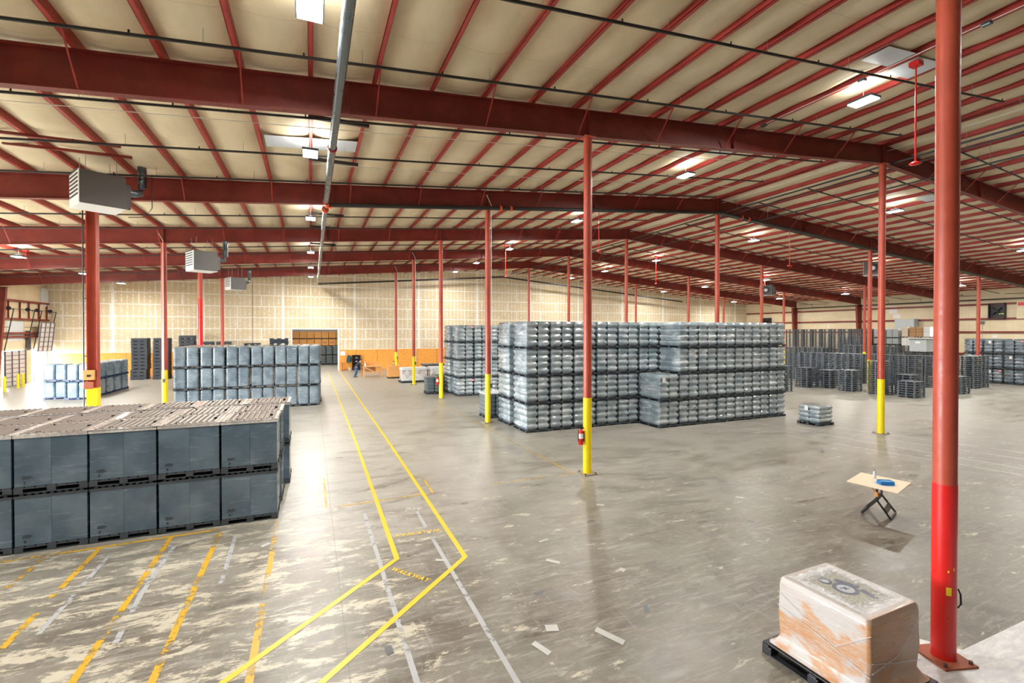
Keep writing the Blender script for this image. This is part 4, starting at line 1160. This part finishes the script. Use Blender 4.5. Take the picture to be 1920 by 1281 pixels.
# workstand with the board
t = thing('folding_stand', 'black folding work stand with two A-shaped legs and orange clamp under the board', 'work stand', (12.95, 7.18, 0))
P0, P1 = Vector((-.49, -.18, .47)), Vector((.05, .02, .47))
feet = [((-.40, .21), (.15, .42)), ((-.22, -.33), (.38, -.12))]
for (a, b) in zip(feet[0], (P0, P1)): MB().bar((a[0], a[1], .02), b, .035, .035).obj('leg', M['black_metal'], t)
for (a, b) in zip(feet[1], (P0, P1)): MB().bar((a[0], a[1], .02), b, .035, .035).obj('leg', M['black_metal'], t)
for f_ in feet: MB().bar((f_[0][0], f_[0][1], .03), (f_[1][0], f_[1][1], .03), .03, .04).obj('foot_rail', M['black_metal'], t)
MB().bar(P0, P1, .04, .05).obj('hinge_bar', M['black_metal'], t)
for p in (P0, P1): MB().bar(p, (p.x, p.y, .775), .035, .035).obj('post', M['black_metal'], t)
MB().bar((-.30, -.27, .22), (.22, -.07, .22), .010, .14, (-.3, .15, .5)).obj('label_plate', M['heater_grey'], t)
MB().box(-.53, -.45, -.22, -.14, .56, .66).bar((-.49, -.18, .64), (-.58, -.1, .775), .03, .03).obj('clamp', M['carton'], t)
bd = [(12.22, 7.55), (13.32, 7.87), (13.56, 6.85), (12.39, 6.52)]
m = MB(); m.add([(x, y, .78) for x, y in bd] + [(x, y, .80) for x, y in bd], [(0, 1, 2, 3), (7, 6, 5, 4), (0, 4, 5, 1), (1, 5, 6, 2), (2, 6, 7, 3), (3, 7, 4, 0)])
def board_mat():
    k = NT('pale_board'); o = k.xyz(); f = k.noise(k.vec(), 12, 4, .7)
    dx = k.math('SUBTRACT', o[0], 12.85); dy = k.math('SUBTRACT', o[1], 7.04)
    d_ = k.math('SQRT', k.math('ADD', k.math('MULTIPLY', dx, dx), k.math('MULTIPLY', dy, dy)))
    s_ = k.math('ADD', d_, k.math('MULTIPLY', k.math('SUBTRACT', f, .5), .15))
    k.set('Base Color', k.mix(k.ramp(s_, .10, .27, .9, 0), (.76, .60, .43), (.02, .28, .62))); k.set('Roughness', .6); return k.m
tag(m.obj('work_board', board_mat()), 'pale rectangular board with blue overspray resting on the folding stand', 'board')
t = thing('spray_box', 'bright blue painted box on the pale board', 'painted box', (12.85, 7.03, .80), R(-30))
MB().box(-.15, .15, -.09, -.075, 0, .085).box(-.15, .15, .075, .09, 0, .085).box(-.15, -.135, -.09, .09, 0, .085).box(.135, .15, -.09, .09, 0, .085).box(-.15, .15, -.09, .09, 0, .012).obj('tray', plain('spray_blue', (.01, .22, .58), .45), t)
MB().box(-.10, .12, -.06, .06, .012, .07).obj('insert', plain('pale_blue', (.12, .45, .75), .5), t)
t = thing('bottle', 'small clear plastic bottle standing on the pale board', 'bottle', (13.1, 7.42, .80))
MB().loft([ring(0, 0, z, r_, 14) for z, r_ in ((0, .028), (.01, .034), (.10, .034), (.105, .03), (.115, .034), (.15, .032), (.185, .014), (.2, .014))]).obj('body', plain('clear_plastic', (.72, .76, .80), .15), t)
MB().loft([ring(0, 0, z, .016, 12) for z in (.2, .222)]).obj('cap', M['heater_grey'], t)

# workbench
t = thing('workbench', 'rough timber workbench with a diagonal brace near the far opening', 'workbench', (5.62, 49.5, 0), R(10))
MB().box(-.95, .95, -.45, .45, 1.0, 1.05).obj('bench_top', M['pine'], t)
for sx in (-1, 1):
    for sy in (-1, 1): MB().box(sx * .88 - .05, sx * .88 + .05, sy * .38 - .05, sy * .38 + .05, 0, 1.0).obj('leg', M['pine'], t)
MB().box(-.9, .9, -.42, -.38, .42, .54).obj('front_rail', M['pine'], t); MB().box(-.9, .9, -.38, .38, .40, .43).obj('shelf', M['pine'], t)
MB().bar((-.8, -.42, .95), (.1, -.42, .52), .04, .09, (0, 0, 1)).obj('brace', M['pine'], t)
MB().box(.35, .85, -.36, .3, .44, .98).obj('side_box', M['carton'], t); MB().box(-.7, .7, .38, .42, 1.05, 1.42).obj('back_board', M['carton'], t)
MB().box(-.84, .34, .1, .14, .43, .98).obj('rear_panel', M['carton_brown'], t)
t = thing('spray_bottle', 'small white bottle on the timber workbench', 'bottle', (4.98, 49.45, 1.05))
MB().loft([ring(0, 0, z, r_, 10) for z, r_ in ((0, .08), (.2, .08), (.3, .03), (.34, .03))]).obj('body', M['white'], t); MB().box(-.06, .03, -.02, .02, .34, .4).obj('cap', M['white'], t)
# single carton
t = thing('brown_carton', 'single tall brown carton on a dark pallet right of the workbench', 'box', (7.4, 47.2, 0), 0)
bev(MB().box(-.55, .55, -.45, .45, .13, 1.22).obj('body', M['carton'], t), .012); inst('pallet', pallet_mb(.55, .45, .12).mesh('pallet', M['dark']), t)
tag(MB().loft([ring(0, 0, z, r_, 12) for z, r_ in ((0, .2), (.5, .26), (.9, .22), (1.05, .1))]).obj('brown_sack', M['carton_brown'], None, (8.75, 47.6, .0)), 'dark brown sack leaning right of the brown carton', 'sack')
# shelf rack, jacket, stool, sheet by the wainscot
t = thing('tool_cabinet', 'open black tool cabinet against the orange wainscot', 'cabinet', (4.88, 58.45, 0))
MB().box(-.45, .45, .24, .27, 0, 1.78).box(-.45, -.42, -.25, .27, 0, 1.78).box(.42, .45, -.25, .27, 0, 1.78).obj('case', M['dark'], t)
for i in range(5): MB().box(-.42, .42, -.24, .24, .08 + i * .42, .11 + i * .42).obj('shelf', M['dark'], t)
for i in range(4): MB().box(-.08, .12, -.2, -.12, .19 + i * .42, .24 + i * .42).obj('tool_tray', M['white'], t)
t = thing('hanging_coat', 'dark green coat hanging on the wainscot left of the black cabinet', 'coat', (4.05, 58.56, 0))
MB().loft([rr(0, 0, a, b, .06, z, 4) for z, a, b in ((.95, .24, .09), (1.1, .26, .12), (1.4, .22, .12), (1.65, .18, .10), (1.8, .08, .05))]).obj('body', plain('dark_green_cloth', (.03, .07, .075), .9), t)
MB().loft([rr(.25, 0, a, b, .04, z, 4) for z, a, b in ((1.0, .06, .06), (1.3, .07, .07), (1.65, .06, .06))]).obj('sleeve', plain('navy_cloth', (.03, .05, .08), .9), t)
t = thing('paint_bucket', 'pale bucket on the floor under the hanging coat', 'bucket', (4.15, 58.2, 0))
MB().loft([ring(0, 0, z, r_, 14) for z, r_ in ((0, .13), (.34, .16))]).obj('pail', plain('beige_pail', (.5, .42, .33), .6), t)
t = thing('stand_table', 'small red-brown pedestal stand beside the wall opening', 'stand', (3.35, 58.3, 0))
MB().box(-.22, .22, -.15, .15, .86, .92).obj('top', M['rust'], t); MB().box(-.05, .05, -.05, .05, 0, .86).obj('post', M['rust'], t); MB().box(-.18, .18, -.12, .12, 0, .04).obj('base', M['rust'], t)
tag(MB().box(-.28, .28, -.01, .0, -.24, .24).obj('wall_notice', M['paper'], None, (3.4, YB - .035, 2.0)), 'white paper notice on the wainscot beside the wall opening', 'notice')
tag(MB().box(-.6, .6, -.5, .5, 0, .12).obj('plank_pile', M['carton'], None, (6.9, 57.6, 0)), 'flat pile of planks at the foot of the orange wainscot', 'planks')

# dock doors (left wall)
def dock_leaf(name, y0, y1, z0, z1, tilt, n):
    m = MB(); H = z1 - z0
    X = lambda z: XW0 + .12 + (z - 0) * tilt
    for i in range(n):
        a, b = z0 + H * i / n, z0 + H * (i + 1) / n - .02
        m.add([(X(a), y0, a), (X(a), y1, a), (X(b), y1, b), (X(b), y0, b), (X(a) - .05, y0, a), (X(a) - .05, y1, a), (X(b) - .05, y1, b), (X(b) - .05, y0, b)],
              [(0, 1, 2, 3), (7, 6, 5, 4), (0, 3, 7, 4), (1, 5, 6, 2), (3, 2, 6, 7), (0, 4, 5, 1)])
    o = struct(m.obj(name, plain('door_leaf', (.62, .60, .60), .5)))
    b = MB()
    for i in range(n + 1):
        z = z0 + H * i / n - .01; b.box(X(z) - .0, X(z) + .035, y0, y1, z - .022, z + .022)
    for yy in (y0 + .05, y0 + (y1 - y0) / 3, y0 + (y1 - y0) * 2 / 3, y1 - .05): b.bar((X(z0) + .03, yy, z0), (X(z1) + .03, yy, z1), .07, .06, (1, 0, 0))
    b.obj('door_rib', plain('door_rib_grey', (.12, .11, .13), .5), o)
    return o
dock_leaf('door_1', D1[0] + .05, D1[1] - .05, .02, 2.9, .0, 8)
dock_leaf('door_2', D2[0] + .05, D2[1] - .05, 2.72, 5.35, .10, 6)
for i, y in enumerate((D1[0], D1[1], D2[0], D2[1])):
    t = thing('door_track', 'dark slanting track of the dock doors, ' + ORD[i + 1] + ' from the left', 'door track', (XW0, y, 0), 0, 'dock door tracks')
    MB().bar((.14, 0, 0), (.14, 0, 2.9), .07, .05).bar((.14, 0, 2.9), (.75, 0, 6.4), .07, .05).obj('rail', M['black_metal'], t)
    MB().bar((.7, 0, 6.35), (.05, 0, 6.45), .05, .05).bar((.5, 0, 4.9), (.05, 0, 4.9), .04, .04).obj('bracket', M['black_metal'], t)
for i, (a, b) in enumerate((D1, D2)):
    t = thing('door_shaft', 'spring shaft with drums above the ' + ['closed', 'raised'][i] + ' dock door', 'door shaft', (XW0 + .35, 0, 6.45), 0, 'dock door shafts')
    MB().tube([(0, a, 0), (0, b, 0)], .025, 6).obj('shaft', M['black_metal'], t)
    for y in (a + .15, b - .15): MB().tube([(0, y - .06, 0), (0, y + .06, 0)], .16, 12).obj('drum', M['dark'], t)
for i, (x, y) in enumerate(((-21.3, 47.8), (-21.6, 51.0), (-21.9, 55.2), (-22.0, 55.8), (-21.6, 50.3))):
    t = thing('bollard', 'yellow bollard in front of the dock doors, ' + ORD[i + 1] + ' listed from the near side', 'bollard', (x, y, 0), 0, 'dock bollards')
    t['label'] = ['yellow bollard left of the closed dock door, nearest the camera', 'yellow bollard before the closed dock door', 'yellow bollard between the two dock doors, left of the pair',
                  'yellow bollard between the two dock doors, right of the pair', 'yellow bollard close to the first one by the closed dock door'][i]
    MB().loft([ring(0, 0, z, r_, 14) for z, r_ in ((0, .09), (1.05, .09), (1.12, .06), (1.15, .02))]).obj('post', M['yellow'], t)
# wall fittings
tag(MB().box(XW0 + .0, XW0 + .03, 52.2, 54.6, 3.75, 5.4).obj('white_patch', M['white_sheet']), 'large white sheet patch above the closed dock door', 'wall patch')
tag(MB().box(XW0 + .0, XW0 + .12, 57.4, 58.7, 6.9, 8.6).obj('white_post_cover', M['white_sheet']), 'white panel high in the left corner by the drywall', 'wall patch')
t = thing('dock_window', 'dark grey barred window between the two dock doors', 'window', (XW0 + .03, 55.35, 2.9)); MB().box(0, .03, -.4, .4, 0, 1.7).obj('pane', M['dark'], t)
for z in (.1, .8, 1.5): MB().box(.03, .06, -.4, .4, z, z + .05).obj('bar', M['heater_grey'], t)
# outside
struct(MB().add([(-60, 49, -1.1), (-23.4, 49, -1.1), (-23.4, 90, -1.1), (-60, 90, -1.1)], [(0, 1, 2, 3)]).obj('ground', plain('yard', (.7, .69, .66), .8)))
t = thing('truck_trailer', 'red and white trailer parked beyond the open dock door', 'trailer', (-33, 62, -1.1), R(12))
bev(MB().box(-1.3, 1.3, -5, 5, 1.1, 3.8).obj('body', M['white'], t), .05); MB().box(-1.2, 1.32, -4.9, 4.9, .95, 1.25).obj('skirt', M['bright_red'], t)
for y in (-3.4, -2.2, 3.5): MB().tube([(1.1, y, .5), (1.35, y, .5)], .5, 16).obj('wheel', M['dark'], t)

# right wall fittings
def fan(y, z, w_, h, label):
    t = thing('exhaust_fan', label, 'exhaust fan', (XW1 - .22, y, z), 0, 'exhaust fans')
    MB().box(-.25, .2, -w_ / 2, -w_ / 2 + .08, -h / 2, h / 2).box(-.25, .2, w_ / 2 - .08, w_ / 2, -h / 2, h / 2).box(-.25, .2, -w_ / 2, w_ / 2, -h / 2, -h / 2 + .08).box(-.25, .2, -w_ / 2, w_ / 2, h / 2 - .08, h / 2).obj('frame', M['dark'], t)
    MB().box(.1, .18, -w_ / 2 + .08, w_ / 2 - .08, -h / 2 + .08, h / 2 - .08).obj('shutter', M['black_metal'], t)
    for a in range(4):
        c, s_ = math.cos(R(45 + 90 * a)), math.sin(R(45 + 90 * a)); MB().bar((-.05, 0, 0), (-.02, c * w_ * .4, s_ * w_ * .4), .3, .02, (0, -s_, c)).obj('blade', M['dark'], t)
    MB().tube([(-.12, 0, 0), (.05, 0, 0)], .12, 10).obj('hub', M['dark'], t)
    for q_ in (-.3, -.05): MB().box(-.02, .0, -.3 + q_, -.12 + q_, -.35, -.25).obj('glowing_slot', M['slot'], t)
M['slot'] = emit('slot_glow', (.55, .75, .12), 1.6)  # glow put into the material of solid boxes, no opening behind them
fan(26.65, 6.75, 1.35, 1.7, 'large square exhaust fan on the right wall beside the second column')
fan(54.8, 5.95, 1.6, 1.6, 'large square exhaust fan on the right wall above the tall wrapped wall end')
t = thing('exit_sign', 'cream sign box with a red panel at the right edge, high on the wall', 'sign', (XW1 - .3, 24.75, 7.1)); MB().box(0, .2, -.45, .35, -1.2, .6).obj('box', M['insulation'], t); MB().box(-.01, 0, -.35, .25, .15, .5).obj('red_panel', M['bright_red'], t)
t = thing('wall_heater', 'pale wall-mounted fan box left of the exhaust fan at the back right', 'heater', (XW1 - .6, 58.0, 4.85)); bev(MB().box(-.5, .4, -.8, .8, -.2, .25).obj('box', M['tray_light'], t), .02)
for i, (y, z, w_, h) in enumerate(((36.7, 7.3, .9, .9), (36.3, 6.5, .8, .5), (44.8, 4.2, .5, .3), (48.9, 3.6, .7, .5), (26.9, 4.0, .4, .3), (25.6, 3.4, .6, .4), (28.2, 3.9, .15, 1.2), (44.9, 5.3, .12, .8))):
    tag(MB().box(XW1 - .012, XW1 - .001, y - w_ / 2, y + w_ / 2, z - h / 2, z + h / 2).obj('wall_patch', M['paper']), 'white patch on the cream right wall, ' + ['square one behind the grey trays', 'smaller one under the square patch', 'small one above the dark pallets', 'rounded one above the dark pallet wall', 'small one under the exhaust fan', 'wide one above the wrapped loads', 'narrow upright one beside the second column', 'narrow upright one over the dark pallet wall'][i], 'wall patch', 'white wall patches')
t = thing('wall_lamp', 'grey twin lamp head with conduit on the right wall under the fan', 'lamp', (XW1 - .2, 27.9, 5.55))
MB().box(-.1, .1, -.15, .15, -.15, .15).obj('box', M['galv'], t); MB().tube([(-.25, .3, -.15), (-.1, .3, 0)], .13, 8).obj('lamp_head', M['heater_grey'], t); MB().tube([(0, 0, -.15), (0, .0, -3.2)], .02, 5).obj('conduit', M['wire'], t)
tag(MB().box(XW1 - 1.0, XW1 - .1, 33.9, 36.0, 4.6, 6.1).obj('wall_cabinet', M['tray_light'], None), 'light grey cabinet on the right wall behind the light tray loads', 'cabinet')

# ================================================================ the worker
def skin(name, joints, edges, radii, mat, parent, sub=2, root=0):
    me = bpy.data.meshes.new(name); me.from_pydata(joints, edges, []); me.materials.append(mat)
    o = bpy.data.objects.new(name, me); COL.objects.link(o); o.parent = parent
    m = o.modifiers.new('skin', 'SKIN'); m.use_smooth_shade = True
    for i, r_ in enumerate(radii):
        v = me.skin_vertices[0].data[i]; v.radius = (r_, r_) if not isinstance(r_, tuple) else r_; v.use_root = (i == root)
    s_ = o.modifiers.new('sub', 'SUBSURF'); s_.levels = sub; s_.render_levels = sub
    return o
SK = plain('skin', (.50, .26, .17), .55, var=.05); JK = plain('navy_jacket', (.012, .025, .045), .85); JN = plain('blue_jeans', (.05, .10, .22), .85); SH = plain('worn_shoes', (.10, .09, .08), .7)
HR = plain('dark_hair', (.03, .018, .012), .8)
t = thing('person', 'person in navy jacket and blue jeans bending over the timber workbench', 'person', (4.10, 49.35, 0), R(8))
# bent forward towards +x (the bench)
J = [(0, 0, .92), (.06, 0, 1.10), (.20, 0, 1.30), (.30, 0, 1.42), (.38, 0, 1.50), (.44, 0, 1.58), (.49, 0, 1.64),
     (-.0, .10, .88), (.10, .12, .50), (-.02, .13, .10), (.10, .13, .04),
     (-.0, -.10, .88), (-.05, -.12, .48), (-.22, -.13, .10), (-.10, -.13, .04),
     (.27, .20, 1.38), (.38, .25, 1.12), (.60, .17, 1.10), (.28, -.20, 1.38), (.40, -.25, 1.12), (.62, -.14, 1.10)]
Eg = [(0, 1), (1, 2), (2, 3), (3, 4), (4, 5), (5, 6), (0, 7), (7, 8), (8, 9), (9, 10), (0, 11), (11, 12), (12, 13), (13, 14), (3, 15), (15, 16), (16, 17), (3, 18), (18, 19), (19, 20)]
rad = [(.15, .13), .14, .16, .15, .06, .09, .085, .10, .075, .05, .045, .10, .075, .05, .045, .065, .05, .03, .065, .05, .03]
skin('body', J, Eg, rad, SK, t)
def piece(name, idx, grow, mat):
    mp = {a: i for i, a in enumerate(idx)}
    es = [(mp[a], mp[b]) for a, b in Eg if a in mp and b in mp]
    return skin(name, [J[a] for a in idx], es, [tuple(v + grow for v in rad[a]) if isinstance(rad[a], tuple) else rad[a] + grow for a in idx], mat, t)
piece('jacket', [0, 1, 2, 3, 4, 15, 16, 18, 19], .022, JK)
sl = [(16, (.56, .18, 1.10)), (19, (.58, -.15, 1.10))]
for a, e in sl: skin('jacket_sleeve', [J[a], e], [(0, 1)], [.072, .048], JK, t)
piece('jeans', [0, 7, 8, 9, 11, 12, 13], .018, JN)
for a, b in ((9, 10), (13, 14)):
    p = Vector(J[a]); MB().loft([rr(p.x + .06, p.y, .14, .05, .045, z, 4) for z in (.0, .05)] + [rr(p.x + .03, p.y, .10, .045, .04, .11, 4)]).obj('shoe', SH, t)
hd = Vector((.50, 0, 1.66))
def ell(c, rx, ry, rz_, n=12, m_=8, z0=-90, z1=90):
    return [[(c.x + rx * math.cos(R(a)) * math.cos(2 * math.pi * i / n), c.y + ry * math.cos(R(a)) * math.sin(2 * math.pi * i / n), c.z + rz_ * math.sin(R(a))) for i in range(n)] for a in [z0 + 2 + (z1 - z0 - 4) * k / m_ for k in range(m_ + 1)]]
hdp = MB().loft(ell(hd, .095, .08, .115)).obj('head', SK, t)
MB().loft(ell(hd + Vector((-.018, 0, .02)), .10, .088, .115, 12, 6, -15, 90)).obj('hair', HR, t)
MB().loft(ell(hd + Vector((.098, 0, -.01)), .02, .012, .02, 8, 4)).obj('nose', SK, hdp)
for s_ in (-1, 1):
    MB().loft(ell(hd + Vector((.085, s_ * .033, .018)), .012, .014, .009, 8, 4)).obj('eye', M['dark'], hdp)
    MB().loft(ell(hd + Vector((0, s_ * .083, 0)), .022, .01, .03, 8, 4)).obj('ear', SK, hdp)
MB().loft(ell(hd + Vector((.088, 0, -.055)), .008, .025, .007, 8, 4)).obj('mouth', M['rust'], hdp)
for s_, w_ in ((1, J[17]), (-1, J[20])):
    w_ = Vector(w_); hv = MB().loft(ell(w_ + Vector((.04, 0, -.005)), .05, .042, .018, 10, 5)).obj('palm', SK, t)
    for q_ in range(4): MB().tube([w_ + Vector((.07, -.032 + .021 * q_, -.005)), w_ + Vector((.105 + [0, .01, .008, -.004][q_], -.034 + .022 * q_, -.012)), w_ + Vector((.13 + [0, .012, .01, -.008][q_], -.035 + .023 * q_, -.03))], [.010, .009, .008], 6).obj('finger', SK, hv)
    MB().tube([w_ + Vector((.03, -s_ * .04, -.005)), w_ + Vector((.065, -s_ * .065, -.012)), w_ + Vector((.09, -s_ * .062, -.025))], [.012, .011, .009], 6).obj('thumb', SK, hv)

# ================================================================ daylight and air
for y in DOCKS:
    L = bpy.data.lights.new('dock_portal', 'AREA'); L.shape = 'RECTANGLE'; L.size = 4.9; L.size_y = 5.4; L.cycles.is_portal = True
    lo = bpy.data.objects.new('dock_portal', L); COL.objects.link(lo); lo.location = (XW0 - .25, y + 2.7, 2.45); lo.rotation_euler = (0, R(-90), 0)
wd = bpy.data.worlds.new('daylight'); sc.world = wd; wd.use_nodes = True
bg = wd.node_tree.nodes['Background']; bg.inputs[0].default_value = (.90, .95, 1.0, 1); bg.inputs[1].default_value = 98.0
sc.view_settings.exposure = -0.60
sc.cycles.max_bounces = 7; sc.cycles.diffuse_bounces = 5; sc.cycles.glossy_bounces = 3; sc.cycles.transparent_max_bounces = 6
